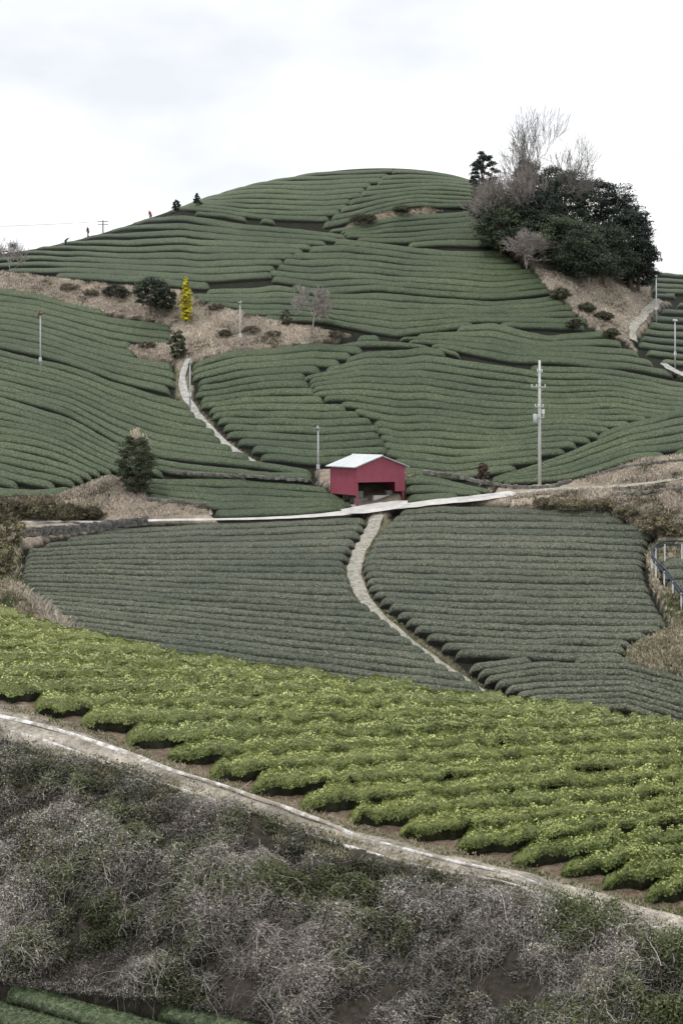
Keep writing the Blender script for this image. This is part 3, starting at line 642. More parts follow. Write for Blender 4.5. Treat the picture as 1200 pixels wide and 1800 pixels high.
# ---------------------------------------------------------------- trees
def evergreen(u,vb,vt,wpx,base,shape='round',zone='far',lab='',cat='tree',name='evergreen_tree',nc=60,per=230,leaf=.26,lowf=.08):
    b=site(u,vb,zone); 
    y=b[1]; H=(vb-vt)*y/F; Wd=wpx*y/F
    root=empty(name,(b[0],b[1],b[2]-.1),label=lab,category=cat)
    cs=[];rs=[]
    for k in range(nc):
        if shape=='cone':
            t=(k+.5)/nc; zz=H*(lowf+(1-lowf)*t); rr=Wd/2*(1-t)**.65*RNG.uniform(.3,.9); an=k*2.4
            cs.append((math.cos(an)*rr,math.sin(an)*rr,zz*.97)); rs.append(max(.12,Wd*.20*(1.15-t)))
        elif shape=='column':
            t=(k+.5)/nc; zz=H*(.04+.92*t); pr=math.sin(math.pi*min(1,(.22+.78*t)))**.7; rr=Wd/2*pr*.6; an=k*2.4
            cs.append((math.cos(an)*rr,math.sin(an)*rr,zz)); rs.append(Wd*.22*max(.35,pr))
        else:
            t=-.95+1.9*(k+.5)/nc; an=k*2.4+RNG.uniform(-.4,.4); q=math.sqrt(max(0,1-t*t*.92))*RNG.uniform(.5,.95)
            cz_=H*(lowf+(1-lowf)*.5); hz=H*(1-lowf)*.5
            ww_=1.0 if t<.1 else 1-.25*(t-.1)
            cs.append((math.cos(an)*q*Wd*.5*ww_,math.sin(an)*q*Wd*.5*ww_,cz_+hz*t*RNG.uniform(.75,1.0))); rs.append(Wd*RNG.uniform(.07,.17))
    cs=np.array(cs);rs=np.array(rs)
    VV_=[]
    for c,r in zip(cs,rs):
        m=per; dd=RNG.normal(0,1,(m,3)); dd/=np.linalg.norm(dd,axis=1,keepdims=True); dd[:,2]=np.where(dd[:,2]<-.3,-dd[:,2]*.5,dd[:,2])
        rad=r*RNG.uniform(.5,1.3,(m,1))*(1+.35*vnoise(dd[:,0]*3+c[0],dd[:,1]*3,dd[:,2]*3)[:,None])
        pts=c+dd*rad*np.array([1,1,.8])
        tone=RNG.uniform(.55,1.6)*RNG.uniform(.5,1.5,(m,1))
        VV_.append((pts,dd,np.array([base])*tone))
    pts=np.concatenate([a[0] for a in VV_]);dd=np.concatenate([a[1] for a in VV_]);cl=np.concatenate([a[2] for a in VV_])
    lv,lf,lc=leaves(pts,RNG.uniform(.6,1.3,len(pts))*leaf,dd+np.array([[0,0,.3]]),cl)
    obj('crown',mesh_np('crown',lv,lf,M_leaf,col=lc),parent=root)
    mb=MB(); r0=max(.05,H*.022)
    mb.tube([(0,0,-.3),(RNG.normal(0,.02)*H,0,H*.3),(RNG.normal(0,.03)*H,RNG.normal(0,.02)*H,H*.62),(0,0,H*.86)],[r0*1.3,r0,r0*.7,r0*.25],7)
    for k in range(6):
        c=cs[RNG.integers(0,len(cs))]; z0=min(H*.6,max(H*.12,c[2]*.55)); mb.tube([(0,0,z0),(c[0]*.5,c[1]*.5,(z0+c[2])*.5),tuple(c)],[r0*.55,r0*.35,r0*.12],5)
    obj('trunk',mb.mesh('trunk',M_bark,smooth=True),parent=root)
    return root
def bare(u,vb,vt,wpx,zone='far',lab='',colr=(.20,.17,.15),depth=6,name='bare_tree',tw=.028,spread=.5,stems=1,nb=3,tr=.013,len0=.26,fork=.6,pct=98):
    b=site(u,vb,zone); y=b[1]; H=(vb-vt)*y/F; Wd=wpx*y/F
    root=empty(name,(b[0],b[1],b[2]-.1),label=lab,category='tree')
    sg=[]
    def grow(p,d,L,r,k):
        nseg=3
        for i in range(nseg):
            d=(d+Vector(RNG.normal(0,.12,3))+Vector((0,0,.06))).normalized(); q=p+d*L/nseg; r2=max(tw*.5,r*.86)
            sg.append((tuple(p),tuple(q),r,r2,k)); p=q; r=r2
            if k<depth and i<nseg-1 and k>0 and RNG.random()<fork:
                dd=(d+Vector(RNG.normal(0,spread,3))).normalized(); grow(p,dd,L*RNG.uniform(.5,.75),max(tw*.5,r*.5),k+1)
        if k<depth:
            for _ in range(nb if k<3 else 2):
                dd=(d+Vector(RNG.normal(0,spread,3))+Vector((0,0,.12))).normalized(); grow(p,dd,L*RNG.uniform(.66,.86),max(tw*.5,r*.62),k+1)
    for s_ in range(stems):
        dd=Vector((RNG.normal(0,.25 if stems>1 else .05),RNG.normal(0,.2 if stems>1 else .05),1)).normalized()
        grow(Vector((0,0,0)),dd,H*len0,H*tr+.02,0)
    P0=np.array([s[0] for s in sg]);P1=np.array([s[1] for s in sg]);R0=np.array([s[2] for s in sg]);R1=np.array([s[3] for s in sg]);kk=np.array([s[4] for s in sg])
    zmax=P1[:,2].max() if pct>97 else np.percentile(P1[:,2],99.8); xm=np.percentile(np.abs(P1[:,0]),pct); ym=np.percentile(np.abs(P1[:,1]),pct)
    sc=np.array([Wd*.5/xm,Wd*.5/ym,H/zmax]); P0=P0*sc;P1=P1*sc
    for nm_,m in (('trunk',kk<=1),('crown',kk>1)):
        cl=np.array([colr])*RNG.uniform(.7,1.3,(m.sum(),1))
        v_,f_,c_=segs(P0[m],P1[m],R0[m],R1[m],cl)
        obj(nm_,mesh_np(nm_,v_,f_,M_twig,col=c_),parent=root)
    return root
DG=(.042,.058,.036); DK=(.024,.034,.026); MG=(.058,.075,.042)
evergreen(850,365,262,50,DK,lab='dark narrow evergreen at the edge of the copse',per=220,leaf=.28,nc=44)
bare(960,430,200,150,lab='tall bare grey tree rising above the copse',colr=(.185,.17,.155),tw=.031,depth=6,tr=.010,nb=3,spread=.40,fork=.8,pct=96)
bare(1035,415,244,76,lab='slender bare tree behind the evergreens',colr=(.19,.175,.16),tw=.029,depth=6,tr=.010,spread=.42)
evergreen(925,405,278,70,DK,lab='dark evergreen behind leafless branches')
evergreen(975,400,292,90,DK,lab='dark evergreen among bare branches')
evergreen(1000,430,302,120,DG,lab='broad evergreen tree in the copse',nc=70)
evergreen(1050,450,308,110,DK,lab='dark evergreen tree in the copse',nc=70)
evergreen(890,430,342,100,DG,lab='dark rounded evergreen tree in the copse',nc=70)
evergreen(940,440,330,105,DK,lab='dark rounded evergreen tree in the copse',nc=70)
evergreen(880,445,365,100,MG,lab='rounded evergreen tree with lighter foliage')
evergreen(990,482,378,130,MG,lab='low spreading evergreen on the copse edge',nc=75)
evergreen(1085,480,325,100,DK,lab='dark evergreen tree in the copse',nc=70)
evergreen(1108,508,362,100,DK,lab='dark dense evergreen at the edge of the copse',nc=75,leaf=.3)
evergreen(1060,500,395,130,DG,lab='dark dense evergreen at the edge of the copse',nc=70)
evergreen(1122,515,415,74,DK,lab='dark dense evergreen at the edge of the copse')
evergreen(945,455,370,110,DG,lab='evergreen tree under bare branches')
evergreen(1020,495,430,120,DG,lab='low dense evergreen under the taller trees')
GT=(.26,.235,.215)
bare(884,432,290,112,lab='bushy leafless grey-brown tree in the copse',colr=GT,tw=.035,depth=6,stems=3)
bare(856,405,308,62,lab='bushy leafless grey-brown tree in the copse',colr=GT,tw=.036,depth=5,stems=3)
bare(938,448,268,90,lab='leafless grey tree among the evergreens',colr=GT,tw=.033,depth=6,stems=2)
bare(925,470,400,86,lab='leafless shrub in front of evergreens',colr=(.32,.285,.26),tw=.034,depth=5,stems=4)
bare(1035,498,395,60,lab='leafless shrub in front of evergreens',colr=(.30,.27,.245),tw=.034,depth=5,stems=3)
evergreen(327,566,482,22,(.50,.44,.03),'column',lab='narrow bright yellow conifer standing in dry grass',name='yellow_conifer',nc=50,per=200,leaf=.16)
evergreen(265,552,487,66,(.042,.056,.036),lab='dark spreading evergreen among dry grass',nc=36,per=150,lowf=.22)
evergreen(290,556,502,40,(.038,.05,.032),lab='dark evergreen among dry grass',nc=26,per=150,lowf=.2)
evergreen(311,630,580,36,(.060,.075,.04),lab='round green shrub beside the footpath',cat='shrub',name='shrub',nc=30,per=220,lowf=.0,leaf=.18)
evergreen(205,522,500,50,(.05,.05,.035),lab='low dark shrub in dry grass',cat='shrub',name='shrub',nc=26,per=140,lowf=0,leaf=.2)
for (uu,vb,w) in ((120,510,40),(160,520,36),(380,545,34),(440,585,36),(480,592,30),(260,612,34),(590,592,28),(395,590,26)):
    evergreen(uu,vb,vb-12,w,(.12,.105,.07),lab='low dull bush in dry grass',cat='shrub',name='shrub',nc=22,per=100,lowf=0,leaf=.14)
evergreen(503,572,543,20,(.075,.07,.05),lab='small dull shrub beside the bare tree',cat='shrub',name='shrub',nc=20,per=140,lowf=0,leaf=.16)
bare(550,580,496,66,lab='round bare grey-brown tree above the tea rows',colr=(.34,.305,.28),tw=.034,depth=6,nb=3,len0=.3,fork=.85,spread=.6)
bare(16,500,410,60,lab='small bare tree near the ridge',colr=(.30,.275,.255),tw=.034,depth=5)
evergreen(310,372,350,18,(.036,.047,.034),lab='small tree on the ridge line',nc=16,per=120,lowf=.1,leaf=.24)
evergreen(346,358,338,16,(.036,.047,.034),'cone',lab='small pointed tree on the ridge line',nc=12,per=120,lowf=.1,leaf=.24)
evergreen(238,868,762,76,(.055,.068,.036),lab='bushy dark evergreen on the grassy mound',cat='shrub',name='evergreen_shrub',nc=70,per=330,lowf=.0,leaf=.14)
bare(243,852,748,34,lab='dry pale plume grass growing through an evergreen bush',colr=(.66,.58,.45),tw=.05,depth=4,stems=5,name='plume_grass',spread=.3)
evergreen(849,842,810,24,(.10,.065,.05),'round',lab='small clipped reddish brown bush',cat='shrub',name='shrub',nc=34,per=200,lowf=.0,leaf=.11)
for (uu,vb,vt,w) in ((20,914,882,70),(70,914,878,70),(120,914,884,66),(160,914,890,50),(-30,914,870,70)):
    evergreen(uu,vb,vt,w,(.10,.09,.05),lab='low scrubby bush above the stone wall',cat='shrub',name='shrub',nc=34,per=170,lowf=0,leaf=.14)
for (uu,vb,vt,w) in ((1150,937,897,60),(1185,942,917,50),(1010,893,876,70),(1060,892,876,50),(1100,905,888,50),(960,888,876,50)):
    evergreen(uu,vb,vt,w,(.17,.15,.09),lab='scrubby half-dry bush on the grassy bank',cat='shrub',name='shrub',nc=34,per=150,lowf=0,leaf=.13)
for (uu,vb,vt,w) in ((10,960,900,70),(5,1010,950,50),(640,390,376,50),(705,372,362,36),(1060,562,547,36),(1030,547,532,34),(985,525,506,36),(1075,590,577,30),(1010,575,560,30)):
    evergreen(uu,vb,vt,w,(.16,.15,.08) if uu<50 else (.065,.07,.04),lab='low scrubby bush on the slope',cat='shrub',name='shrub',nc=30,per=150,lowf=0,leaf=.16)

# ---------------------------------------------------------------- shed
M_red=bpy.data.materials.new('red_corrugated'); M_red.use_nodes=True
nt=M_red.node_tree;p_=nt.nodes['Principled BSDF']; tc=N(nt,'ShaderNodeTexCoord')
c_=ramp(nt,noise(nt,1.3,5,tc.outputs['Object']),[(0.3,(.27,.050,.082)),(0.7,(.34,.072,.108))]); nt.links.new(c_,p_.inputs['Base Color']); p_.inputs['Roughness'].default_value=.55
wv=N(nt,'ShaderNodeTexWave'); wv.inputs['Scale'].default_value=2.2; mp=N(nt,'ShaderNodeVectorMath',operation='MULTIPLY'); mp.inputs[1].default_value=(1,1,0)
nt.links.new(tc.outputs['Object'],mp.inputs[0]); nt.links.new(mp.outputs[0],wv.inputs['Vector']); wv.bands_direction='DIAGONAL'; bump(nt,p_,wv.outputs['Fac'],.5,.03)
M_roof=plain('pale_metal_roof',(.66,.69,.69),.5,1.0,.12)
M_int=plain('shed_interior',(.06,.05,.045),.9)
b=site(627,889,'far'); phi=math.radians(26)
sh=empty('shed',(b[0],b[1],b[2]),phi,label='red corrugated shed with pale gable roof beside the road',category='shed')
Wd,Ld,He,Hp=4.5,5.0,3.25,4.08
gb=-1.3
mb=MB(); mb.box(-.03,.03,.1,Ld-.1,.85,He); obj('side_wall',mb.mesh('side_wall',M_red),parent=sh)
mb=MB(); mb.box(Wd-.03,Wd+.03,.1,Ld-.1,.3,He); obj('side_wall',mb.mesh('side_wall',M_red),parent=sh)
def gable(y,zlow,t=.04):
    mb=MB(); pts=[(-.05,zlow[0]),(Wd*.80,zlow[0]),(Wd*.80,zlow[1]),(Wd+.05,zlow[1]),(Wd+.05,He),(Wd/2,Hp),(-.05,He)]
    mb.add([(x,y-t,z) for x,z in pts]+[(x,y+t,z) for x,z in pts],[tuple(range(7)),tuple(range(13,6,-1))]+[(i,(i+1)%7,7+(i+1)%7,7+i) for i in range(7)])
    return mb
obj('gable_wall',gable(0,(1.95,1.15)).mesh('gable_wall',M_red),parent=sh)
obj('gable_wall',gable(Ld,(.2,.2)).mesh('gable_wall',M_red),parent=sh)
for (x,y) in ((.08,.08),(Wd-.08,.08),(.08,Ld-.12),(Wd-.08,Ld-.12),(.08,Ld*.5)):
    mb=MB(); mb.box(x-.07,x+.07,y-.02,y+.12,gb,He-.05); obj('post',mb.mesh('post',M_red if y<1 else M_int),parent=sh)
mb=MB(); mb.box(.15,Wd-.15,.2,Ld-.2,gb,.02); obj('floor_slab',mb.mesh('floor_slab',M_conc),parent=sh)
mb=MB(); mb.box(.1,Wd-.1,Ld-.35,Ld-.12,.02,2.6); obj('back_panel',mb.mesh('back_panel',M_int),parent=sh)
ov=.36; sl=(Hp-He)/(Wd/2)
def roofside(sx):
    x0=Wd/2; x1=(-ov if sx<0 else Wd+ov); z0=Hp+.06; z1=z0-sl*(Wd/2+ov)
    n_=14
    mb=MB()
    for k in range(n_):
        ya=-ov+(Ld+2*ov)*k/n_; yb=-ov+(Ld+2*ov)*(k+1)/n_-.03
        mb.add([(x0,ya,z0),(x1,ya,z1),(x1,yb,z1),(x0,yb,z0),(x0,ya,z0+.07),(x1,ya,z1+.07),(x1,yb,z1+.07),(x0,yb,z0+.07)],[(0,3,2,1),(4,5,6,7),(0,1,5,4),(1,2,6,5),(2,3,7,6),(3,0,4,7)])
    mb.add([(x0,-ov,z0-.01),(x1,-ov,z1-.01),(x1,Ld+ov,z1-.01),(x0,Ld+ov,z0-.01),(x0,-ov,z0+.05),(x1,-ov,z1+.05),(x1,Ld+ov,z1+.05),(x0,Ld+ov,z0+.05)],[(0,3,2,1),(4,5,6,7),(0,1,5,4),(1,2,6,5),(2,3,7,6),(3,0,4,7)])
    return mb
obj('roof',roofside(-1).mesh('roof',M_roof),parent=sh); obj('roof',roofside(1).mesh('roof',M_roof),parent=sh)
mb=MB(); mb.tube([(Wd/2,-ov,Hp+.12),(Wd/2,Ld+ov,Hp+.12)],.07,6); obj('ridge_cap',mb.mesh('ridge_cap',M_white),parent=sh)
def world(xl,yl,zl): return Vector((b[0]+xl*math.cos(phi)-yl*math.sin(phi),b[1]+xl*math.sin(phi)+yl*math.cos(phi),b[2]+zl))
M_crate=plain('grey_crate',(.22,.22,.21),.7,3,.2)
for k,(x,y,z,s) in enumerate(((.7,1.2,.02,.5),(1.3,1.4,.02,.55),(.9,1.3,.62,.45),(3.5,1.0,.02,.55),(3.55,1.05,.65,.5))):
    mb=MB(); mb.box(-s/2,s/2,-s/2,s/2,0,.06); w_=.04
    mb.box(-s/2,s/2,-s/2,-s/2+w_,.06,.55); mb.box(-s/2,s/2,s/2-w_,s/2,.06,.55); mb.box(-s/2,-s/2+w_,-s/2+w_,s/2-w_,.06,.55); mb.box(s/2-w_,s/2,-s/2+w_,s/2-w_,.06,.55)
    mb.box(-s/2-.02,s/2+.02,-s/2-.02,-s/2-.003,.42,.5)
    o=obj('storage_crate',mb.mesh('storage_crate',M_crate),loc=world(x,y,z),label='grey open crate stored inside the red shed',category='crate',group='crates in the shed'); o.rotation_euler=(0,0,phi)
mb=MB(); mb.box(0,1.6,0,.3,-.3,.8)
o=obj('concrete_block_wall',mb.mesh('concrete_block_wall',M_conc,bevel=.02),loc=world(1.9,.6,0),label='low pale concrete wall at the shed opening',category='wall'); o.rotation_euler=(0,0,phi)

# ---------------------------------------------------------------- stone walls
def stone_wall(cl,hgt,zone,lab,sz=.35,th_=.3):
    cl=np.array(cl,float);P=site(cl[:,0],cl[:,1],zone); s=np.concatenate([[0],np.cumsum(np.linalg.norm(np.diff(P,axis=0),axis=1))])
    mb=bmesh.new(); q=0
    rows=max(1,int(hgt/(sz*.75)))
    for r in range(rows):
        q=random.random()*sz
        while q<s[-1]:
            w_=sz*random.uniform(.7,1.5); x=np.interp(q,s,P[:,0]);y=np.interp(q,s,P[:,1]); z=gz(x,y)+r*sz*.72+random.uniform(-.05,.05)
            m=Matrix.Translation((x,y+random.uniform(-.06,.06),z+.1))@Matrix.Rotation(random.uniform(-.4,.4),4,'Z')@Matrix.Rotation(random.uniform(-.2,.2),4,'Y')@Matrix.Diagonal((w_,th_*random.uniform(.9,1.3),sz*random.uniform(.75,1.0),1))
            g_=bmesh.ops.create_cube(mb,size=1,matrix=m)
            for vv in g_['verts']: vv.co+=Vector((random.uniform(-1,1),random.uniform(-1,1),random.uniform(-1,1)))*sz*.13
            q+=w_*.95
    bmesh.ops.bevel(mb,geom=list(mb.edges),offset=sz*.08,segments=1,affect='EDGES')
    me=bpy.data.meshes.new('stone_wall'); mb.to_mesh(me); mb.free(); me.materials.append(M_stone)
    obj('stone_wall',me,label=lab,category='wall')
stone_wall([(36,942),(120,938),(200,928),(262,921)],.75,'far','grey stone retaining wall below the road',.30)
stone_wall([(300,832),(420,838),(540,846)],.3,'far','low rubble stone wall between tea terraces',.3)
stone_wall([(740,830),(800,838),(862,852),(900,858),(960,858),(1005,846)],.5,'far','low rubble stone wall under the tea terrace',.34)
stone_wall([(262,880),(330,884),(362,890)],.4,'far','low stone wall beside the dry mound',.3)
stone_wall([(1030,842),(1090,824),(1150,815),(1230,812)],.4,'far','low broken stone edge of a dry grass terrace',.28)
stone_wall([(1075,872),(1130,868),(1230,864)],.3,'far','low broken stone edge of a dry grass terrace',.28)

# ---------------------------------------------------------------- poles
def fan_pole(u,vb,vt,lab,fan=True,red=False):
    b=site(u,vb,'far'); H=(vb-vt)*b[1]/F
    r=empty('fan_pole',tuple(b),random.uniform(-.5,.5),label=lab,category='pole',group='frost fan poles among the tea')
    mb=MB(); mb.tube([(0,0,-.8),(0,0,H*.5),(0,0,H-.1)],[.085,.075,.06],8); obj('shaft',mb.mesh('shaft',M_pole,smooth=True),parent=r)
    mb=MB(); mb.box(-.14,.14,-.06,.02,1.1,1.5); obj('control_box',mb.mesh('control_box',M_white,bevel=.01),parent=r)
    fn=obj('fan',None,parent=r,loc=(0,0,H-.05))
    m2=plain('fan_red',(.22,.05,.035),.5) if red else M_pole
    mb=MB(); mb.tube([(0,-.38,-.08),(0,-.3,-.07),(0,.25,.02),(0,.32,.03)],[.08,.14,.14,.06],10); obj('motor',mb.mesh('motor',m2,smooth=True),parent=fn)
    mb=MB(); bl=.9 if red else .5
    for k in range(2):
        a=k*math.pi+1.2; ca,sa=math.cos(a),math.sin(a)
        pts=[(.06,-.03),(.42*bl,-.07),(.46*bl,.04),(.06,.04)]
        mb.add([(ca*x-sa*z,-.40+e+z*.3,sa*x+ca*z-.08) for e in (0,.02) for x,z in pts],[(0,1,2,3),(7,6,5,4),(0,4,5,1),(1,5,6,2),(2,6,7,3),(3,7,4,0)])
    obj('blades',mb.mesh('blades',M_dark),parent=fn)
fan_pole(71,653,550,'tall pale pole with a red-brown frost fan in the tea',red=True)
fan_pole(422,610,530,'slim pale frost fan pole in dry grass')
fan_pole(334,716,636,'slim pale frost fan pole beside the footpath')
fan_pole(559,846,750,'slim pale frost fan pole near the red shed')
fan_pole(1153,560,484,'slim pale frost fan pole by the dirt path')
fan_pole(1186,642,562,'slim pale frost fan pole by small tea field')
b=site(948,852,'far'); H=(852-633)*b[1]/F; up=Vector(b)
r=empty('utility_pole',tuple(b),.35,label='tall pale concrete utility pole with crossarms and transformer',category='utility pole')
mb=MB(); mb.tube([(0,0,-.6),(0,0,H*.5),(0,0,H)],[.15,.125,.095],12); obj('shaft',mb.mesh('shaft',M_cpole,smooth=True),parent=r)
for z,L in ((H-1.0,.4),(H-2.3,1.2),(H-4.0,.7),(H-4.9,.8)):
    ca=MB(); ca.box(-L*.75,L*.45,-.17,-.09,z-.04,z+.04); obj('crossarm',ca.mesh('crossarm',M_pole,bevel=.008),parent=r)
    for x in (-L*.68,-L*.3,L*.38):
        mb=MB(); mb.tube([(x,-.13,z+.04),(x,-.13,z+.10),(x,-.13,z+.13),(x,-.13,z+.20),(x,-.13,z+.24)],[.025,.055,.03,.055,.025],8); obj('insulator',mb.mesh('insulator',M_white,smooth=True),parent=r)
mb=MB(); x=-.48; mb.tube([(x,-.1,H-5.35),(x,-.1,H-5.3),(x,-.1,H-4.65),(x,-.1,H-4.6)],[.15,.18,.18,.13],12); obj('transformer',mb.mesh('transformer',M_pole,smooth=True),parent=r)
mb=MB(); mb.box(.17,.40,-.2,.05,H-4.6,H-4.2); obj('switch_box',mb.mesh('switch_box',M_white,bevel=.02),parent=r)
mb=MB()
for k in range(int((H-3)/.45)):
    sx=1 if k%2 else -1; mb.box(min(.08*sx,.30*sx),max(.08*sx,.30*sx),-.015,.015,2.2+k*.45,2.23+k*.45)
obj('step_bolts',mb.mesh('step_bolts',M_pole),parent=r)
def brow(u,v):
    for k in range(60):
        q=site(u,v+k,'far')
        if not np.isnan(q[0]) : return q
b2=brow(181,400); H2=14*b2[1]/F+.6
r=empty('utility_pole',tuple(b2),.1,label='short pole with crossarms on the ridge',category='utility pole')
mb=MB(); mb.tube([(0,0,-.6),(0,0,H2)],[.1,.08],8); obj('shaft',mb.mesh('shaft',M_stone),parent=r)
for z in (H2-.2,H2-.6):
    mb=MB(); mb.box(-.75,.75,-.14,-.08,z-.05,z+.05); obj('crossarm',mb.mesh('crossarm',M_stone),parent=r)
def cable(p,q,sag,lab,r_=.014):
    pts=[p.lerp(q,t/24)+Vector((0,0,-sag*4*(t/24)*(1-t/24))) for t in range(25)]
    mb=MB(); mb.tube(pts,r_,4); obj('power_cable',mb.mesh('power_cable',M_wire),label=lab,category='cable')
pt=up+Vector((0,-.1,H-2.0)); 
cable(pt,Vector((-75,128,9)),3.0,'thin dark power cable strung over the tea',.011)
cable(Vector(b2)+Vector((-.6,0,H2-.2)),Vector((-110,205,33)),1.5,'thin power cable along the ridge',.02)

# ---------------------------------------------------------------- monorail
cl=[(1290,968),(1230,956),(1180,952),(1155,958),(1145,972),(1155,990),(1175,1010),(1192,1035),(1215,1062)]
P=[Vector(p) for p in site(np.array([c[0] for c in cl]),np.array([c[1]+26 for c in cl]),'far')]
def smoothpts(P,n=5):
    out=[]
    for i in range(len(P)-1):
        p0=P[max(i-1,0)];p1=P[i];p2=P[i+1];p3=P[min(i+2,len(P)-1)]
        for k in range(n):
            t=k/n; out.append(.5*((2*p1)+(p2-p0)*t+(2*p0-5*p1+4*p2-p3)*t*t+(3*p1-p0-3*p2+p3)*t**3))
    return out+[P[-1]]
SP=smoothpts([p+Vector((0,0,1.1)) for p in P])
r=empty('cargo_monorail',tuple(P[4]),0,label='black curved farm monorail on pale posts over the slope',category='monorail')
o0=Vector(P[4])
for dz_,nm in ((0,'rail'),(-.28,'rail')):
    mb=MB(); mb.tube([p-o0+Vector((0,0,dz_)) for p in SP],.06,6); obj(nm,mb.mesh(nm,M_black,smooth=True),parent=r)
mb=MB()
for i in range(0,len(SP)-1,1):
    mb.tube([SP[i]-o0,SP[i+1]-o0+Vector((0,0,-.28))],.022,4)
obj('rail_lattice',mb.mesh('rail_lattice',M_black),parent=r)
for i in range(0,len(SP),4):
    p=SP[i]; mb=MB(); zz=gz(p.x,p.y); mb.tube([(p.x-o0.x,p.y-o0.y-.08,zz-o0.z-.9),(p.x-o0.x,p.y-o0.y-.08,p.z-o0.z-.2)],.05,6); obj('post',mb.mesh('post',M_white),parent=r)

# ---------------------------------------------------------------- people
def skin(name,vs,es,mat,parent):
    me=bpy.data.meshes.new(name+'_t'); bm=bmesh.new(); L=bm.verts.layers.skin.verify()
    bv=[]
    for i,(x,y,z,rr) in enumerate(vs):
        v_=bm.verts.new((x,y,z)); v_[L].radius=(rr,rr); v_[L].use_root=(i==0); bv.append(v_)
    for a_,b_ in es: bm.edges.new((bv[a_],bv[b_]))
    bm.to_mesh(me); bm.free()
    o=bpy.data.objects.new(name+'_t',me); COL.objects.link(o); o.modifiers.new('s','SKIN'); ss=o.modifiers.new('u','SUBSURF'); ss.levels=1; ss.render_levels=1
    dg=bpy.context.evaluated_depsgraph_get(); m2=bpy.data.meshes.new_from_object(o.evaluated_get(dg)); bpy.data.objects.remove(o)
    m2.name=name; m2.materials.clear(); m2.materials.append(mat)
    for p in m2.polygons: p.use_smooth=True
    return obj(name,m2,parent=parent)
M_skin=plain('skin',(.45,.28,.2),.6); M_hair=plain('hair',(.02,.015,.012),.6)
def person(loc,rz,bend,jc,tcol,lab,walk=.16,scale=1.0):
    r=empty('person',loc,rz,label=lab,category='person'); r.scale=(scale,)*3
    def up_(x,y,z):
        d=z-.92; c_,s_=math.cos(bend),math.sin(bend); return (x,y*c_+d*s_,.92+d*c_-y*s_)
    V=[];E=[]
    def a(x,y,z,rr,par=None,u=True):
        if u: x,y,z=up_(x,y,z)
        V.append((x,y,z,rr)); 
        if par is not None: E.append((par,len(V)-1))
        return len(V)-1
    pe=a(0,0,.92,.12); sp=a(0,0,1.12,.11,pe); ch=a(0,0,1.30,.13,sp); nk=a(0,.01,1.45,.05,ch); hd=a(0,.02,1.55,.085,nk); ht=a(0,.02,1.64,.07,hd); no=a(0,.125,1.56,.012,hd)
    arms=[];legs=[]
    for s_ in (-1,1):
        shd=a(.17*s_,0,1.37,.055,ch); el=a(.23*s_,.05,1.12,.04,shd); wr=a(.22*s_,.20,.95,.027,el); pl=a(.22*s_,.25,.89,.03,wr); arms.append((shd,el,wr))
        for k,(dx,L_) in enumerate(((-.03,.07),(-.01,.08),(.01,.078),(.03,.06))):
            k1=a(.22*s_+dx,.275,.865,.009,pl); a(.22*s_+dx,.275+L_*.5,.865-L_*.6,.008,k1)
        k1=a(.22*s_-.045*s_,.24,.90,.010,pl); a(.22*s_-.06*s_,.27,.87,.008,k1)
        hp=a(.09*s_,0,.86,.085,pe,False); kn=a(.1*s_,walk*s_*.5+.05,.48,.058,hp,False); an=a(.1*s_,walk*s_,.09,.04,kn,False); a(.1*s_,walk*s_+.15,.035,.035,an,False); legs.append((hp,kn,an))
    skin('body',V,E,M_skin,r)
    jm=plain('jacket_cloth',jc,.85); tm=plain('trouser_cloth',tcol,.85)
    def g(i,e): x,y,z,rr=V[i]; return (x,y,z,rr+e)
    jv=[g(pe,.03),g(sp,.03),g(ch,.03)]; je=[(0,1),(1,2)]
    for (s1,e1,w1) in arms: n0=len(jv); jv+= [g(s1,.025),g(e1,.022),g(w1,.022)]; je+=[(2,n0),(n0,n0+1),(n0+1,n0+2)]
    skin('jacket',jv,je,jm,r)
    tv=[g(pe,.015)];te=[]
    for (h1,k1,a1) in legs: n0=len(tv); tv+= [g(h1,.02),g(k1,.02),g(a1,.025)]; te+=[(0,n0),(n0,n0+1),(n0+1,n0+2)]
    skin('trousers',tv,te,tm,r)
    skin('hair',[(V[hd][0],V[hd][1]-.02,V[hd][2]+.03,.088),(V[ht][0],V[ht][1]-.01,V[ht][2]+.01,.078)],[(0,1)],M_hair,r)
def pp(u,v,dz): q=brow(u,v); return (q[0],q[1],q[2]+dz)
person(pp(155,400,-.15),1.2,.15,(.02,.025,.05),(.03,.03,.035),'person in dark clothes walking along the ridge')
person(pp(265,368,-.6),2.4,.5,(.45,.03,.03),(.03,.03,.04),'person in a red jacket bending among tea rows')
person(pp(115,412,-.7),-1.3,.9,(.03,.03,.035),(.04,.04,.05),'person in dark clothes stooping over the tea')
q=pp(24,425,.1)
r=empty('kei_truck',q,.15,label='small white farm truck parked behind the ridge',category='truck')
mb=MB(); mb.add([(-.65,-.7,.35),(.75,-.7,.35),(.75,-.7,.9),(.5,-.7,1.75),(-.65,-.7,1.78),(-.65,.7,.35),(.75,.7,.35),(.75,.7,.9),(.5,.7,1.75),(-.65,.7,1.78)],[(0,1,2,3,4),(9,8,7,6,5),(0,5,6,1),(1,6,7,2),(2,7,8,3),(3,8,9,4),(4,9,5,0)])
r.location.z-=.75
obj('cab',mb.mesh('cab',M_white,bevel=.04),parent=r)
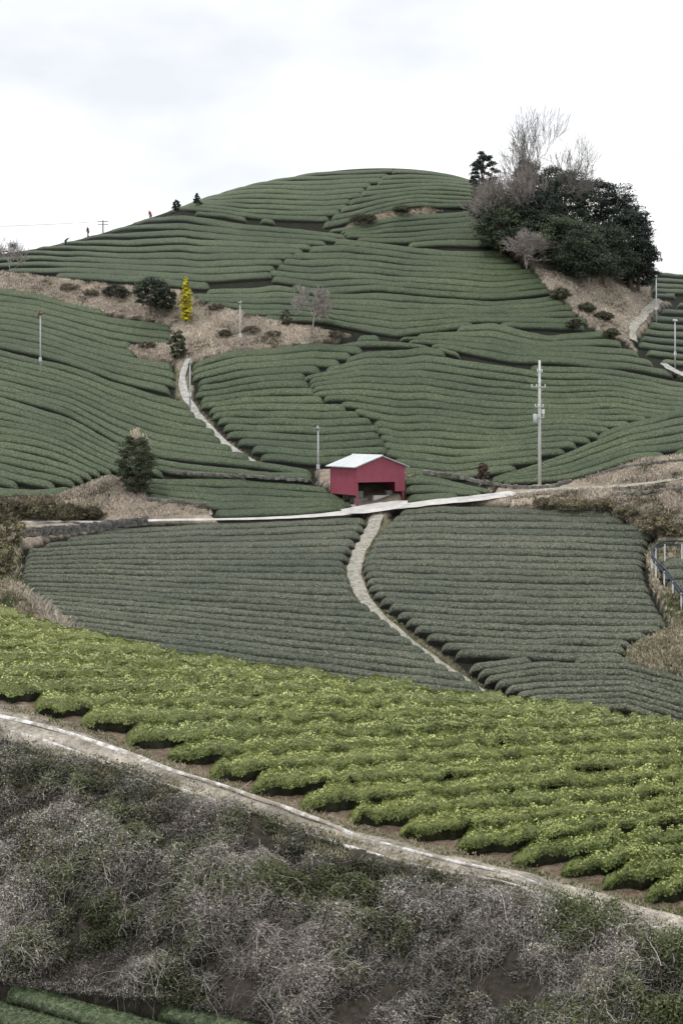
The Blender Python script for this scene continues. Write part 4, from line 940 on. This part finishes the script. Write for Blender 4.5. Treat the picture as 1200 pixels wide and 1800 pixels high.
mb=MB(); mb.box(-2.5,-.7,-.7,.7,.55,.62); mb.box(-2.5,-.7,-.7,-.66,.62,.95); mb.box(-2.5,-.7,.66,.7,.62,.95); mb.box(-2.5,-2.46,-.66,.66,.62,.95); obj('cargo_bed',mb.mesh('cargo_bed',M_white),parent=r)
mb=MB(); mb.box(-.45,.35,-.715,-.703,1.05,1.55); obj('window',mb.mesh('window',M_dark),parent=r)
for x in (.35,-1.9):
    for y in (-.62,.62):
        mb=MB(); mb.tube([(x,y-.08,.28),(x,y-.07,.28),(x,y+.07,.28),(x,y+.08,.28)],[.2,.28,.28,.2],14); obj('wheel',mb.mesh('wheel',M_dark),parent=r)

# ---------------------------------------------------------------- world, sun, camera
w=bpy.data.worlds.new('World'); S.world=w; w.use_nodes=True; nt=w.node_tree; bg=nt.nodes['Background']
sky=N(nt,'ShaderNodeTexSky',sky_type='NISHITA'); sky.sun_disc=False; sky.sun_elevation=math.radians(66); sky.sun_rotation=math.radians(290)
tc=N(nt,'ShaderNodeTexCoord'); mp=N(nt,'ShaderNodeMapping'); mp.inputs['Scale'].default_value=(3.0,3.0,7.0); mp.inputs['Location'].default_value=(2.3,.4,1.1)
nt.links.new(tc.outputs['Generated'],mp.inputs['Vector'])
f_=noise(nt,1.3,5,mp.outputs[0],.5)
cc_=ramp(nt,f_,[(.38,(9.0,9.35,9.9)),(.50,(10.5,10.7,11.0)),(.62,(12.8,12.8,12.8))])
o_=mixc(nt,sky.outputs[0],cc_,.95); nt.links.new(o_,bg.inputs['Color']); bg.inputs['Strength'].default_value=.1
sd=bpy.data.lights.new('sun','SUN'); sd.energy=1.5; sd.angle=math.radians(10); sd.color=(1,.97,.93)
so=obj('sun',sd); so.rotation_euler=Vector((.34,.14,-.93)).to_track_quat('-Z','Y').to_euler()
cd=bpy.data.cameras.new('camera'); cd.sensor_fit='HORIZONTAL'; cd.sensor_width=36; cd.lens=72; cd.shift_y=-140/1200; cd.clip_end=6000
co=obj('camera',cd); co.location=(0,0,0); co.rotation_euler=(math.radians(90),0,0); S.camera=co
S.view_settings.view_transform='Standard'; S.view_settings.look='None'; S.view_settings.exposure=0
